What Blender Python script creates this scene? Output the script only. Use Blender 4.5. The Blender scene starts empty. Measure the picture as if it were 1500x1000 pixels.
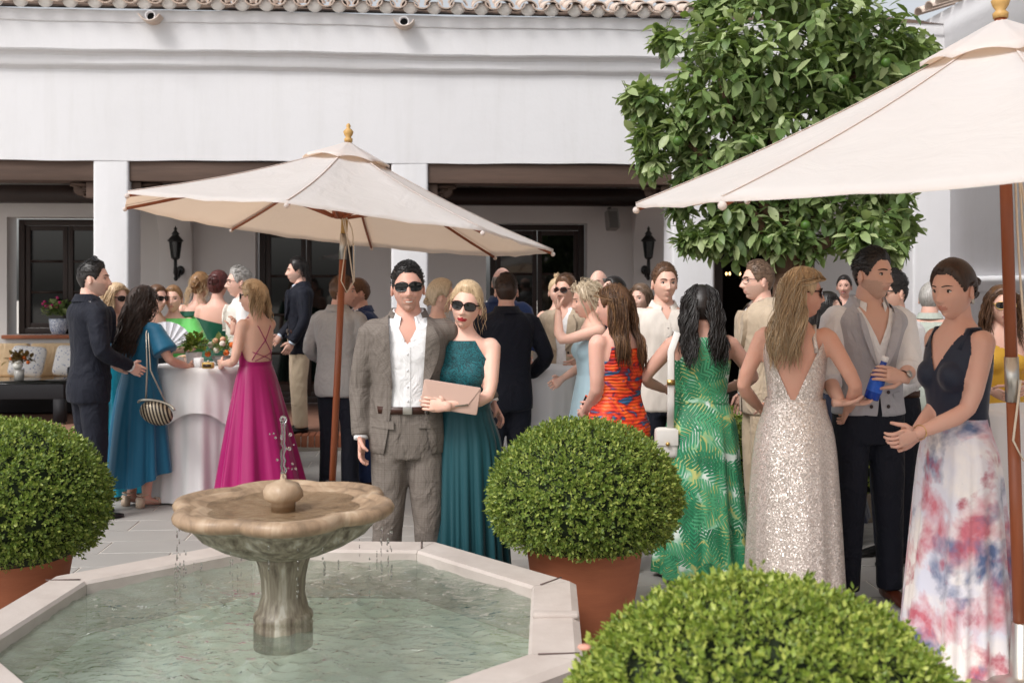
import bpy, bmesh, math, random
import numpy as np
from mathutils import Vector, Matrix, Euler
from mathutils.bvhtree import BVHTree

scene = bpy.context.scene
COL = scene.collection
R = math.radians
CAM_H, FPX, HORIZ = 1.65, 1500.0, 420.0      # camera height, focal length and horizon row in photo pixels

# ------------------------------------------------------------------ camera, sky, sun, exposure
cam_d = bpy.data.cameras.new('camera'); cam = bpy.data.objects.new('camera', cam_d); COL.objects.link(cam)
cam.location = (0, 0, CAM_H); cam.rotation_euler = (R(90), 0, 0)
cam_d.sensor_width = 36.0; cam_d.lens = 36.0; cam_d.shift_y = -(500 - HORIZ) / 1500.0
cam_d.clip_start = 0.05; cam_d.clip_end = 500
cam_d.dof.use_dof = True; cam_d.dof.focus_distance = 5.3; cam_d.dof.aperture_fstop = 3.5
scene.camera = cam

SUN_EL, SUN_AZ = 48.0, 222.0     # azimuth measured from +Y clockwise: behind the camera, to the left
world = bpy.data.worlds.new('World'); scene.world = world; world.use_nodes = True
wn, wl = world.node_tree.nodes, world.node_tree.links
sky = wn.new('ShaderNodeTexSky'); sky.sky_type = 'NISHITA'; sky.sun_disc = False
sky.sun_elevation = R(SUN_EL); sky.sun_rotation = R(SUN_AZ)
sky.air_density = 1.0; sky.dust_density = 4.0; sky.ozone_density = 1.0
hsv = wn.new('ShaderNodeHueSaturation'); hsv.inputs['Saturation'].default_value = 0.22
wl.new(sky.outputs[0], hsv.inputs['Color']); wl.new(hsv.outputs[0], wn['Background'].inputs['Color'])
wn['Background'].inputs['Strength'].default_value = 0.15
sun_d = bpy.data.lights.new('sun', 'SUN'); sun_d.energy = 1.45; sun_d.angle = R(18); sun_d.color = (1.0, 0.98, 0.955)
sun = bpy.data.objects.new('sun', sun_d); COL.objects.link(sun)
_az = R(SUN_AZ); _el = R(SUN_EL)
_dir = Vector((math.sin(_az) * math.cos(_el), math.cos(_az) * math.cos(_el), math.sin(_el)))
sun.rotation_euler = _dir.to_track_quat('Z', 'Y').to_euler()
vs = scene.view_settings; vs.view_transform = 'Standard'; vs.look = 'None'; vs.exposure = 0.31; vs.gamma = 1.0
vs.use_curve_mapping = False

# ------------------------------------------------------------------ helpers
def lin(h):
    if not isinstance(h, str): return tuple(h)
    h = h.lstrip('#'); o = []
    for i in (0, 2, 4):
        c = int(h[i:i+2], 16) / 255.0
        o.append(c / 12.92 if c <= 0.04045 else ((c + 0.055) / 1.055) ** 2.4)
    return tuple(o)
def c4(c): return (*lin(c), 1.0)

def base_mat(name):
    m = bpy.data.materials.new(name); m.use_nodes = True
    return m, m.node_tree.nodes, m.node_tree.links, m.node_tree.nodes['Principled BSDF']
def coords(nt, scale=(1, 1, 1), kind='Object'):
    tc = nt.nodes.new('ShaderNodeTexCoord'); mp = nt.nodes.new('ShaderNodeMapping')
    nt.links.new(tc.outputs[kind], mp.inputs['Vector']); mp.inputs['Scale'].default_value = scale
    return mp.outputs['Vector']
def mathn(nt, op, a, b=None, c=None):
    n = nt.nodes.new('ShaderNodeMath'); n.operation = op
    for i, x in enumerate((a, b, c)):
        if x is None: continue
        if hasattr(x, 'is_output'): nt.links.new(x, n.inputs[i])
        else: n.inputs[i].default_value = x
    return n.outputs[0]
def mixc(nt, fac, a, b, mode='MIX'):
    n = nt.nodes.new('ShaderNodeMix'); n.data_type = 'RGBA'; n.blend_type = mode
    for i, x in ((0, fac), (6, a), (7, b)):
        if hasattr(x, 'is_output'): nt.links.new(x, n.inputs[i])
        else: n.inputs[i].default_value = x if i == 0 else (c4(x) if not (isinstance(x, tuple) and len(x) == 4) else x)
    return n.outputs[2]
def noise(nt, vec, scale=5, detail=4, rough=.55, dist=0, out=0):
    n = nt.nodes.new('ShaderNodeTexNoise'); n.inputs['Scale'].default_value = scale; n.inputs['Detail'].default_value = detail
    n.inputs['Roughness'].default_value = rough; n.inputs['Distortion'].default_value = dist
    if vec is not None: nt.links.new(vec, n.inputs['Vector'])
    return n.outputs[out]
def ramp(nt, fac, stops, interp='LINEAR'):
    n = nt.nodes.new('ShaderNodeValToRGB'); n.color_ramp.interpolation = interp
    e = n.color_ramp.elements
    while len(e) < len(stops): e.new(0.5)
    for el, (p, c) in zip(e, stops): el.position = p; el.color = c4(c)
    nt.links.new(fac, n.inputs[0]); return n.outputs[0]
def bumpn(nt, h, strength=.3, dist=.01, bsdf=None):
    n = nt.nodes.new('ShaderNodeBump'); n.inputs['Strength'].default_value = strength; n.inputs['Distance'].default_value = dist
    nt.links.new(h, n.inputs['Height'])
    if bsdf is not None: nt.links.new(n.outputs[0], bsdf.inputs['Normal'])
    return n.outputs[0]

MATS = {}
def mat(name, col, rough=.6, var=.15, vs=6.0, bump=.15, bs=60.0, bd=.004, metal=0, spec=.4, stretch=(1, 1, 1),
        sheen=0, sss=0, coat=0, col2=None, island=0, crumple=0):
    if name in MATS: return MATS[name]
    m, n, l, b = base_mat(name); nt = m.node_tree
    v = coords(nt, stretch)
    a = lin(col); d = lin(col2) if col2 else tuple(x * (1 - var) for x in a); hi = a if col2 else tuple(min(1, x * (1 + var * .5)) for x in a)
    f = noise(nt, v, vs, 5)
    colr = mixc(nt, f, (*d, 1), (*hi, 1))
    if island:
        g = n.new('ShaderNodeNewGeometry')
        h = n.new('ShaderNodeHueSaturation'); l.new(colr, h.inputs['Color'])
        l.new(mathn(nt, 'MULTIPLY_ADD', g.outputs['Random Per Island'], island * 2, 1 - island), h.inputs['Value'])
        l.new(mathn(nt, 'MULTIPLY_ADD', g.outputs['Random Per Island'], -.035, .515), h.inputs['Hue'])
        colr = h.outputs[0]
    l.new(colr, b.inputs['Base Color'])
    b.inputs['Roughness'].default_value = rough; b.inputs['Metallic'].default_value = metal
    b.inputs['Specular IOR Level'].default_value = spec
    if sheen: b.inputs['Sheen Weight'].default_value = sheen; b.inputs['Sheen Roughness'].default_value = .4
    if sss:
        b.inputs['Subsurface Weight'].default_value = sss; b.inputs['Subsurface Radius'].default_value = (.012, .005, .003)
        b.inputs['Subsurface Scale'].default_value = 1.0
    if coat: b.inputs['Coat Weight'].default_value = coat
    if bump: nb = bumpn(nt, noise(nt, v, bs, 6, .6), bump, bd, b)
    if crumple:
        n2 = n.new('ShaderNodeBump'); n2.inputs['Strength'].default_value = .9; n2.inputs['Distance'].default_value = crumple
        l.new(noise(nt, coords(nt, (1, 1, .7)), 9, 3, .5, 1.6), n2.inputs['Height'])
        if bump: l.new(nb, n2.inputs['Normal'])
        l.new(n2.outputs[0], b.inputs['Normal'])
    MATS[name] = m; return m

class MB:
    """collects shapes, builds ONE mesh object"""
    def __init__(s): s.v = []; s.f = []; s.m = []
    def add(s, v, f, mi=0):
        o = len(s.v); s.v.extend([tuple(map(float, p)) for p in v]); s.f.extend([tuple(int(i) + o for i in q) for q in f]); s.m.extend([mi] * len(f)); return s
    def rings(s, rings, mi=0, cap=True, closed=True):
        n = len(rings[0]); v = [p for r in rings for p in r]; f = []
        for i in range(len(rings) - 1):
            for j in range(n if closed else n - 1):
                k = (j + 1) % n
                f.append((i*n+j, i*n+k, (i+1)*n+k, (i+1)*n+j))
        if cap and closed:
            f.append(tuple(range(n - 1, -1, -1))); o = (len(rings) - 1) * n; f.append(tuple(range(o, o + n)))
        return s.add(v, f, mi)
    def tube(s, pts, rads, n=8, mi=0, cap=True, up=(0, 0, 1), closed=False):
        pts = [Vector(p) for p in pts]; N = len(pts)
        if not isinstance(rads, (list, tuple, np.ndarray)): rads = [rads] * N
        rr = []; prev = None
        for i, p in enumerate(pts):
            t = (pts[min(i + 1, N - 1)] - pts[max(i - 1, 0)])
            if t.length < 1e-9: t = Vector((0, 0, 1))
            t.normalize()
            if prev is None:
                u = Vector(up); 
                if abs(u.dot(t)) > .95: u = Vector((0, 1, 0)) if abs(t.y) < .9 else Vector((1, 0, 0))
                a = (u - t * u.dot(t)).normalized()
            else:
                a = prev - t * prev.dot(t)
                a = a.normalized() if a.length > 1e-6 else t.orthogonal().normalized()
            prev = a; b = t.cross(a)
            r = rads[i]; ra, rb = (r if isinstance(r, (tuple, list)) else (r, r))
            rr.append([p + a * (ra * math.cos(2*math.pi*k/n)) + b * (rb * math.sin(2*math.pi*k/n)) for k in range(n)])
        return s.rings(rr, mi, cap)
    def ell(s, c, r, n=14, m=9, rot=None, mi=0):
        c = Vector(c); r = (r, r, r) if not isinstance(r, (tuple, list)) else r; v = []; f = []
        for i in range(m + 1):
            ph = -math.pi / 2 + math.pi * i / m
            for j in range(n):
                a = 2 * math.pi * j / n
                p = Vector((r[0]*math.cos(ph)*math.cos(a), r[1]*math.cos(ph)*math.sin(a), r[2]*math.sin(ph)))
                if rot is not None: p = rot @ p
                v.append(c + p)
        for i in range(m):
            for j in range(n):
                k = (j + 1) % n
                f.append((i*n+j, i*n+k, (i+1)*n+k, (i+1)*n+j))
        return s.add(v, f, mi)
    def box(s, c, d, rot=None, mi=0):
        c = Vector(c); v = []
        for x in (-.5, .5):
            for y in (-.5, .5):
                for z in (-.5, .5):
                    p = Vector((x*d[0], y*d[1], z*d[2]))
                    v.append(c + (rot @ p if rot is not None else p))
        return s.add(v, [(0,1,3,2), (4,6,7,5), (0,4,5,1), (2,3,7,6), (0,2,6,4), (1,5,7,3)], mi)
    def bx(s, x0, x1, y0, y1, z0, z1, mi=0): return s.box(((x0+x1)/2, (y0+y1)/2, (z0+z1)/2), (abs(x1-x0), abs(y1-y0), abs(z1-z0)), None, mi)
    def lathe(s, prof, n=32, c=(0, 0, 0), mi=0, cap=True, fn=None):
        rr = []
        for r, z in prof:
            ring = []
            for k in range(n):
                a = 2*math.pi*k/n; q = r * (fn(a, r, z) if fn else 1)
                ring.append((c[0] + q*math.cos(a), c[1] + q*math.sin(a), c[2] + z))
            rr.append(ring)
        return s.rings(rr, mi, cap)
    def grid(s, P, mi=0, wrap=False):
        a = len(P); b = len(P[0]); v = [p for r in P for p in r]; f = []
        for i in range(a - 1):
            for j in range(b if wrap else b - 1):
                k = (j + 1) % b
                f.append((i*b+j, i*b+k, (i+1)*b+k, (i+1)*b+j))
        return s.add(v, f, mi)
    def mesh(s, name, mats, smooth=True):
        me = bpy.data.meshes.new(name); me.from_pydata(s.v, [], s.f)
        for m in (mats if isinstance(mats, (list, tuple)) else [mats]): me.materials.append(m)
        if any(s.m): me.polygons.foreach_set('material_index', s.m)
        if smooth: me.polygons.foreach_set('use_smooth', [True] * len(s.f))
        me.update(); return me
    def build(s, name, mats, parent=None, smooth=True, bevel=0, segs=2):
        me = s.mesh(name, mats, smooth and not bevel)
        if bevel: bevel_mesh(me, bevel, segs)
        return link(name, me, parent)
def bevel_mesh(me, w, segs=2):
    bm = bmesh.new(); bm.from_mesh(me)
    es = [e for e in bm.edges if len(e.link_faces) == 2 and e.calc_face_angle(0) > .5]
    bmesh.ops.bevel(bm, geom=es, offset=w, segments=segs, profile=.6, affect='EDGES')
    for f in bm.faces: f.smooth = True
    bm.to_mesh(me); bm.free(); 
    try: me.set_sharp_from_angle(angle=R(40))
    except Exception: pass
    me.update()
def link(name, data, parent=None):
    o = bpy.data.objects.new(name, data); COL.objects.link(o)
    if parent is not None: o.parent = parent
    return o
def thing(name, label, cat, loc=(0, 0, 0), rz=0, group=None):
    o = link(name, None); o.location = loc; o.rotation_euler = (0, 0, rz); o.empty_display_size = .1
    return tag(o, label, cat, group)
def tag(o, label, cat, group=None):
    o['label'] = label; o['category'] = cat
    if group: o['group'] = group
    return o
def kind(o, k): o['kind'] = k; return o
def at(px, py, d): return Vector(((px - 750) / FPX * d, d, CAM_H - (py - HORIZ) / FPX * d))
def wob(p, seed=0, k=9.0):
    """cheap smooth pseudo noise on an (n,3) array, about -1..1"""
    rs = np.random.RandomState(seed); o = np.zeros(len(p))
    for i in range(5):
        w = rs.normal(size=3) * k * (1 + .5 * i); w2 = rs.normal(size=3) * k * .6
        o += np.sin(p @ w + rs.rand() * 6.28 + 1.3 * np.sin(p @ w2 + rs.rand() * 6.28)) / (1 + .5 * i)
    return o / 2.6
# ================================================================== SETTING
M_PLASTER = mat('white_plaster', (.69, .68, .695), .85, .035, 1.3, .35, 9, .012, spec=.2)
def weathered(m):
    nt = m.node_tree; b = nt.nodes['Principled BSDF']; src = b.inputs['Base Color'].links[0].from_socket
    st = ramp(nt, noise(nt, coords(nt, (3.2, 3.2, .35)), 1.6, 5, .65), [(.48, (0, 0, 0)), (.78, (1, 1, 1))]); bl = ramp(nt, noise(nt, coords(nt), .9, 6, .7), [(.5, (0, 0, 0)), (.75, (1, 1, 1))])
    c = mixc(nt, mathn(nt, 'MULTIPLY', st, .22), src, (.50, .485, .46, 1)); c = mixc(nt, mathn(nt, 'MULTIPLY', bl, .16), c, (.56, .55, .55, 1)); nt.links.new(c, b.inputs['Base Color'])
weathered(M_PLASTER)
M_PLASTER2 = mat('gallery_plaster', '#cbc7c5', .85, .05, 1.6, .3, 11, .01, spec=.2)
M_BEAM = mat('weathered_beam', '#5a473d', .75, .5, 3, .5, 26, .006, stretch=(.6, 6, 6))
M_DARKWOOD = mat('dark_stained_wood', '#2a1a14', .5, .4, 4, .3, 30, .003, stretch=(5, 5, .6))
M_TILE = mat('clay_roof_tile', '#b08a6e', .85, .5, 7, .5, 40, .006, col2='#e2dcd6')
M_TILEDARK = mat('mossy_roof_tile', '#6d5340', .9, .6, 14, .6, 50, .008, col2='#3f342b')
M_GLASS = mat('dark_window_glass', '#0b0f0e', .04, .3, 2, 0, spec=.6)
M_IRON = mat('black_wrought_iron', '#121213', .45, .2, 20, .2, 80, .002, spec=.5)
M_STEEL = mat('brushed_steel', '#b8b4ad', .3, .1, 30, .1, 90, .001, metal=.9)
M_BRICK = mat('terracotta_brick', '#a9694b', .85, .4, 9, .4, 60, .004, col2='#7d4a38')
M_TERRA = mat('terracotta_pot', '#b06a48', .75, .3, 5, .35, 30, .004, col2='#8a4f37', stretch=(1, 1, 5))
M_GROUT = mat('pale_grout', '#c9c2b9', .9, .1, 20, .2, 80, .003)
M_SLAB = mat('grey_stone_slab', '#9b9894', .6, .14, 2.2, .12, 40, .002, spec=.35)
M_GALFLOOR = mat('worn_clay_floor', '#7d5a4a', .7, .35, 6, .2, 30, .004)
M_RIM = mat('pink_cream_stone', (.60, .535, .49), .75, .16, 7, .45, 38, .004, col2=(.40, .335, .30))

# ---- ground and paving
YAW = R(4.0); CY, SY = math.cos(YAW), math.sin(YAW); D0 = 10.85
def W(u, v, z=0.0): return Vector((u * CY - v * SY, D0 + u * SY + v * CY, z))       # building frame -> world
def fu(px, v=0.0):
    k = (px - 750) / FPX; ox, oy = -SY * v, D0 + CY * v
    return (k * oy - ox) / (CY - k * SY)
def fz(px, py, v=0.0): return CAM_H - (py - HORIZ) / FPX * W(fu(px, v), v).y

g = kind(MB().add([(-80, -60, -.005), (80, -60, -.005), (80, 120, -.005), (-80, 120, -.005)], [(0, 1, 2, 3)]).build('ground', M_GROUT), 'structure')
paving = kind(link('paving', None), 'structure'); paving.location = W(0, 0, 0); paving.rotation_euler = (0, 0, YAW)
rnd = random.Random(5)
SL, SD = .90, .30
slabs = []
for i in range(4):
    mb = MB(); mb.bx(-SL/2 + .005, SL/2 - .005, -SD/2 + .005, SD/2 - .005, -.03, 0); me = mb.mesh('paving_slab', M_SLAB, False); bevel_mesh(me, .003, 1); slabs.append(me)
for r in range(28):
    v = -.42 - SD * r - SD / 2
    for c in range(-7, 7):
        u = (c + .5 * (r % 2)) * SL + .28
        o = link('paving_slab', slabs[(r * 3 + c) % 4], paving); o.location = (u, v, rnd.uniform(-.0015, .0015)); o.rotation_euler = (rnd.uniform(-.002, .002), 0, 0)

# ---- main building
bld = thing('courtyard_building', 'white plastered courtyard house with tiled eaves, dark beams and a deep open gallery', 'building', W(0, 0, 0), YAW)
ULo, UHi = fu(-330), fu(1392) - .02
zb_top, zb_bot = 2.955, 2.745
step_h = .16
# upper wall with moulded cornice: profile in (v, z) run along u, gently uneven
prof = [(.45, zb_top), (0, zb_top), (0, 3.89), (-.012, 3.905), (-.05, 3.925), (-.062, 3.945), (-.066, 4.02), (-.085, 4.045), (-.125, 4.06), (-.135, 4.075), (-.135, 4.345), (-.15, 4.352), (-.155, 4.37), (-.15, 4.47), (.45, 4.47)]
us = np.linspace(ULo, UHi, 70); P = []
for k, u in enumerate(us):
    P.append([(u, v + .006 * math.sin(u * 2.1 + z * 5), z + .007 * math.sin(u * 1.7 + 3 * v) + .003 * math.sin(u * 7.3 + z * 9)) for v, z in prof])
mb = MB(); mb.grid([list(x) for x in zip(*P)]); wo = mb.build('wall', M_PLASTER, bld); wo.data.set_sharp_from_angle(angle=R(28))
# pillars
def pillar(p0, p1, name='pillar', v1=.45):
    u0, u1 = fu(p0), fu(p1); mb = MB(); mb.bx(u0, u1, .004, v1, 0, zb_top + .01)
    o = mb.build(name, M_PLASTER, bld, bevel=.028, segs=3); return o
PIL = [(-300, -240), (136, 188), (573, 627), (985, 1046), (1338, 1400)]
for a, b in PIL: pillar(a, b)
# lintel beams + carved corbels
def corbel(u, s):
    mb = MB(); z = zb_bot - .004
    mb.bx(min(u, u + s*.10), max(u, u + s*.10), .09, .33, z - .17, z)
    c = mb.build('corbel', M_BEAM, bld, bevel=.012)
    mb = MB()
    for t0, cx, cz, r in ((0, .19, -.055, .05), (1, .125, -.125, .042)):
        pts = []; rad = []
        for k in range(22):
            a = t0 + k * .42; rr = r * (1 - k / 24.0)
            pts.append((u + s*(cx + rr * math.cos(a)), .2, z + cz + rr * math.sin(a))); rad.append((.014, .07 - .001 * k))
        mb.tube(pts, rad, 8, up=(0, 0, 1))
    mb.tube([(u + s*.09, .2, z - .03), (u + s*.18, .2, z - .015), (u + s*.27, .2, z - .012)], [(.03, .08), (.025, .07), (.008, .05)], 8)
    mb.build('scroll', M_BEAM, c)
for (a, b) in zip(PIL[:-1], PIL[1:]):
    u0, u1 = fu(a[1]) - .005, fu(b[0]) + .005
    mb = MB(); mb.bx(u0, u1, .035, .36, zb_bot, zb_top - .004); mb.build('lintel_beam', M_BEAM, bld, bevel=.012)
    corbel(u0 + .006, 1); corbel(u1 - .006, -1)
# gallery: floor, step of bricks, ceiling, back wall
VB = 2.35
mb = MB(); mb.bx(ULo, UHi + .3, -.26, VB + .5, .0, step_h - .012); kind(mb.build('gallery_floor', M_GALFLOOR, bld), 'structure')
bk = []
for i in range(3):
    mb = MB(); mb.bx(-.029, .029, -.12, .12, -.062, .062); me = mb.mesh('brick', M_BRICK, False); bevel_mesh(me, .006, 2); bk.append(me)
stp = MB().bx(ULo, UHi + .3, -.385, -.262, .0, step_h - .02).build('step', M_GROUT, bld)
u = fu(-60); i = 0
while u < fu(1400):
    o = link('brick', bk[i % 3], stp); o.location = (u, -.28 + rnd.uniform(-.006, .006), step_h - .062 + rnd.uniform(-.004, .004)); o.rotation_euler = (rnd.uniform(-.03, .03), rnd.uniform(-.03, .03), rnd.uniform(-.03, .03)); u += .068; i += 1
mb = MB(); mb.bx(ULo, UHi + .3, .45, VB + .8, 3.02, 3.12); mb.build('ceiling', M_PLASTER2, bld)
mb = MB(); mb.bx(ULo, fu(985, VB - .2) + .25, VB - .24, VB - .02, 2.69, 2.90); mb.build('wall_plate_beam', M_DARKWOOD, bld)
for px in (60, 250, 420, 700, 930, 1120):     # short joists crossing the gallery
    uu = fu(px, 1.2); mb = MB(); mb.bx(uu - .07, uu + .07, .37, VB - .25, 2.91, 3.018); mb.build('joist', M_DARKWOOD, bld)
# back wall pieces around openings: (px0, px1, z0, z1) on plane VB
zw0, zw1 = fz(60, 490, VB), fz(60, 318, VB)
OPEN = [(10, 152, zw0, zw1), (374, 520, step_h - .01, fz(440, 330, VB)), (712, 860, step_h - .01, fz(790, 327, VB)), (1049, 1190, step_h - .01, 2.62)]
edges = [ULo]; mb = MB(); dd_ = MB()
cur = ULo
for p0, p1, z0, z1 in OPEN:
    u0, u1 = fu(p0, VB), fu(p1, VB)
    mb.bx(cur, u0, VB, VB + .3, 0, 3.02); dd_.bx(cur, u0 - .1 * (z0 < .3), VB - .012, VB + .002, step_h, zw0 - .17); mb.bx(u0, u1, VB, VB + .3, z1, 3.02)
    if z0 > .3: mb.bx(u0, u1, VB, VB + .3, 0, z0); dd_.bx(u0 + .0005, u1 - .0005, VB - .012, VB + .002, step_h, zw0 - .17)
    cur = u1
mb.bx(cur, UHi + .3, VB, VB + .3, 0, 3.02); mb.build('gallery_back_wall', M_PLASTER2, bld, smooth=False)
dd_.bx(cur + .1, UHi, VB - .012, VB + .002, step_h, zw0 - .17); dd_.build('dado', M_PLASTER2, bld, smooth=False)
MB().bx(fu(4, VB), fu(152, VB), VB - .05, VB + .28, zw0 - .05, zw0 - .002).build('window_sill', M_BRICK, bld, bevel=.012)
# transverse ribs curving out of the back wall beside the lanterns
for pa, pb in ((236, 284), (926, 972)):
    u0, u1 = fu(pa, VB), fu(pb, VB); pr = []
    for k in range(15):
        t = k / 14; z = .16 + t * (2.68 - .16); vv = VB - .10 - (max(0, t - .80) / .20) ** 2 * .30
        pr.append([(u0, VB + .01, z), (u0, vv, z), (u1, vv, z), (u1, VB + .01, z)])
    MB().rings(pr).build('wall_rib', M_PLASTER2, bld, bevel=.02)
# glazed doors and windows
def glazed(p0, p1, z0, z1, leaves=2, rows=3, vv=VB + .13, name='window'):
    u0, u1 = fu(p0, vv), fu(p1, vv); w = MB(); fr = .075
    w.bx(u0, u0 + fr, vv, vv + .1, z0, z1); w.bx(u1 - fr, u1, vv, vv + .1, z0, z1)
    w.bx(u0 + fr, u1 - fr, vv, vv + .1, z1 - fr, z1); w.bx(u0 + fr, u1 - fr, vv, vv + .1, z0, z0 + fr)
    win = w.build(name, M_DARKWOOD, bld, bevel=.008)
    lw = (u1 - u0 - 2 * fr) / leaves
    for i in range(leaves):
        a = u0 + fr + i * lw + .004; b = a + lw - .008; s = .06
        q = MB(); za, zb = z0 + fr + .004, z1 - fr - .004
        q.bx(a, a + s, vv + .02, vv + .075, za, zb); q.bx(b - s, b, vv + .02, vv + .075, za, zb); q.bx(a + s, b - s, vv + .02, vv + .075, zb - s, zb); q.bx(a + s, b - s, vv + .02, vv + .075, za, za + s)
        q.build('leaf_frame', M_DARKWOOD, win, bevel=.005)
        hh = (zb - za - 2 * s) / rows
        for r in range(rows):
            zz = za + s + r * hh
            MB().bx(a + s - .004, b - s + .004, vv + .045, vv + .052, zz, zz + hh).build('pane', M_GLASS, win, smooth=False)
            if r: MB().bx(a + s, b - s, vv + .025, vv + .07, zz - .016, zz + .016).build('glazing_bar', M_DARKWOOD, win)
    return win
glazed(27, 170, zw0 + .0, zw1 - .02, 2, 3)
glazed(380, 516, step_h, OPEN[1][3] - .01, 2, 4, name='glazed_door')
glazed(718, 856, step_h, OPEN[2][3] - .01, 2, 4, name='glazed_door')
# dark room beyond the open doorway
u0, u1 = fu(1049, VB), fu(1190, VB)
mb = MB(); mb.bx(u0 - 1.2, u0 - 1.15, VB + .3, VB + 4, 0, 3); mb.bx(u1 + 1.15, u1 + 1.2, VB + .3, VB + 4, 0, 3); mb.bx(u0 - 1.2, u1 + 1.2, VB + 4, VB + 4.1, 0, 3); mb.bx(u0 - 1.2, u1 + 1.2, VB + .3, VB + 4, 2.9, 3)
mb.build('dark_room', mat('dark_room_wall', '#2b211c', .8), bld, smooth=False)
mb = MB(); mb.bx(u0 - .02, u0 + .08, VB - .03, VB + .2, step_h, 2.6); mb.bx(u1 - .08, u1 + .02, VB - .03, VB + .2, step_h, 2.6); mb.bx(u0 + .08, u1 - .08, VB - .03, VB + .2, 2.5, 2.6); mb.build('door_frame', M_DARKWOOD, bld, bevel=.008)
# roof tiles: channel and cover tiles, two courses of covers
rf = MB().add([(ULo, -.16, 4.475), (UHi, -.16, 4.475), (UHi, 1.7, 5.05), (ULo, 1.7, 5.05)], [(0, 1, 2, 3)]).build('roof', M_TILEDARK, bld)
def tile_mesh(up, nm, m):
    P = []
    for i in range(5):
        t = i / 4; r = (.088 + .018 * t) if not up else (.100 - .018 * t); row = []; row2 = []
        for k in range(11):
            a = math.pi * k / 10
            row.append((r * math.cos(a), t * .48, (1 if up else -1) * r * .8 * math.sin(a)))
        P.append(row)
    mb = MB(); mb.grid(P)
    Q = [[(x * .84, y, z * .84) for x, y, z in row] for row in P]; mb.grid(Q)
    mb.grid([P[0], Q[0]])
    return mb.mesh(nm, m)
tu, td = tile_mesh(True, 'cover_tile', M_TILE), tile_mesh(False, 'channel_tile', M_TILE)
M_LIME = mat('limewashed_mortar', '#e4e0dc', .9, .12, 8, .5, 30, .008)
mor = MB().ell((0, 0, 0), (.078, .035, .066), 12, 7).mesh('mortar_plug', M_LIME)
u = fu(-30); i = 0
while u < fu(1040):
    for c in range(2):
        o = link('cover_tile', tu, rf); o.location = (u + rnd.uniform(-.008, .008), -.27 + c * .40, 4.53 + c * .14 + rnd.uniform(-.006, .006)); o.rotation_euler = (R(17) + rnd.uniform(-.03, .03), 0, rnd.uniform(-.03, .03))
    o = link('mortar_plug', mor, rf); o.location = (u, -.20, 4.53)
    o = link('channel_tile', td, rf); o.location = (u + .122, -.31, 4.565 + rnd.uniform(-.006, .006)); o.rotation_euler = (R(15), 0, rnd.uniform(-.03, .03))
    u += .244; i += 1
# water spouts below the eaves
for px, py in ((222, 25), (592, 33)):
    uu = fu(px, -.2); zz = fz(px, py, -.2); sp = MB()
    ring = [[(uu + r * math.cos(a), v, zz + r * math.sin(a)) for a in np.linspace(0, 2*math.pi, 20, endpoint=False)] for v, r in ((-.12, .052), (-.255, .052), (-.255, .042), (-.13, .042))]
    sp.rings(ring, cap=False); s_ = sp.build('water_spout', M_PLASTER, bld)
    MB().add([(uu + .043 * math.cos(a), -.2, zz + .043 * math.sin(a)) for a in np.linspace(0, 2*math.pi, 20, endpoint=False)], [tuple(range(20))]).build('spout_opening', mat('black_hole', '#050505', .9), s_)
    P = [[(uu + (.105 + .004*j) * math.cos(a), v, zz + .045 + (.10 + .004*j) * math.sin(a)) for a in np.linspace(math.pi * 1.12, math.pi * 1.88, 12)] for j, v in ((0, -.1), (0, -.31), (3, -.31), (3, -.1))]
    MB().grid(P).build('spout_tile', M_TILE, s_)

# ---- right wing, coming forward from the corner
wing = thing('side_wing', 'white plastered side wing with moulded cornice and chest-high ledge behind the orange tree', 'building', W(fu(1392), 0, 0), YAW)
pw = [(.4, 0), (0, 0), (0, 3.89), (-.05, 3.925), (-.066, 4.02), (-.125, 4.06), (-.135, 4.345), (-.155, 4.37), (-.15, 4.62), (.4, 4.62)]
MB().grid([[(a, v, z) for v in np.linspace(.4, -7.5, 30)] for a, z in pw]).build('wall', M_PLASTER, wing)
z_l = 1.70
MB().grid([[(a, v, z) for v in (.3, -7.5)] for a, z in ((0, z_l - .10), (-.03, z_l - .09), (-.035, z_l - .02), (-.07, z_l), (-.075, z_l + .05), (0, z_l + .06))]).build('ledge', M_PLASTER, wing)
MB().bx(-.035, .02, -7.5, .2, 0, .9).build('dado', M_PLASTER, wing, bevel=.01)
for c in range(8):
    for k in range(2):
        o = link('cover_tile', tu, wing); o.location = (-.26 + k * .4, .2 - c * .244, 4.67 + k * .14); o.rotation_euler = (R(17), 0, R(-90))

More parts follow.
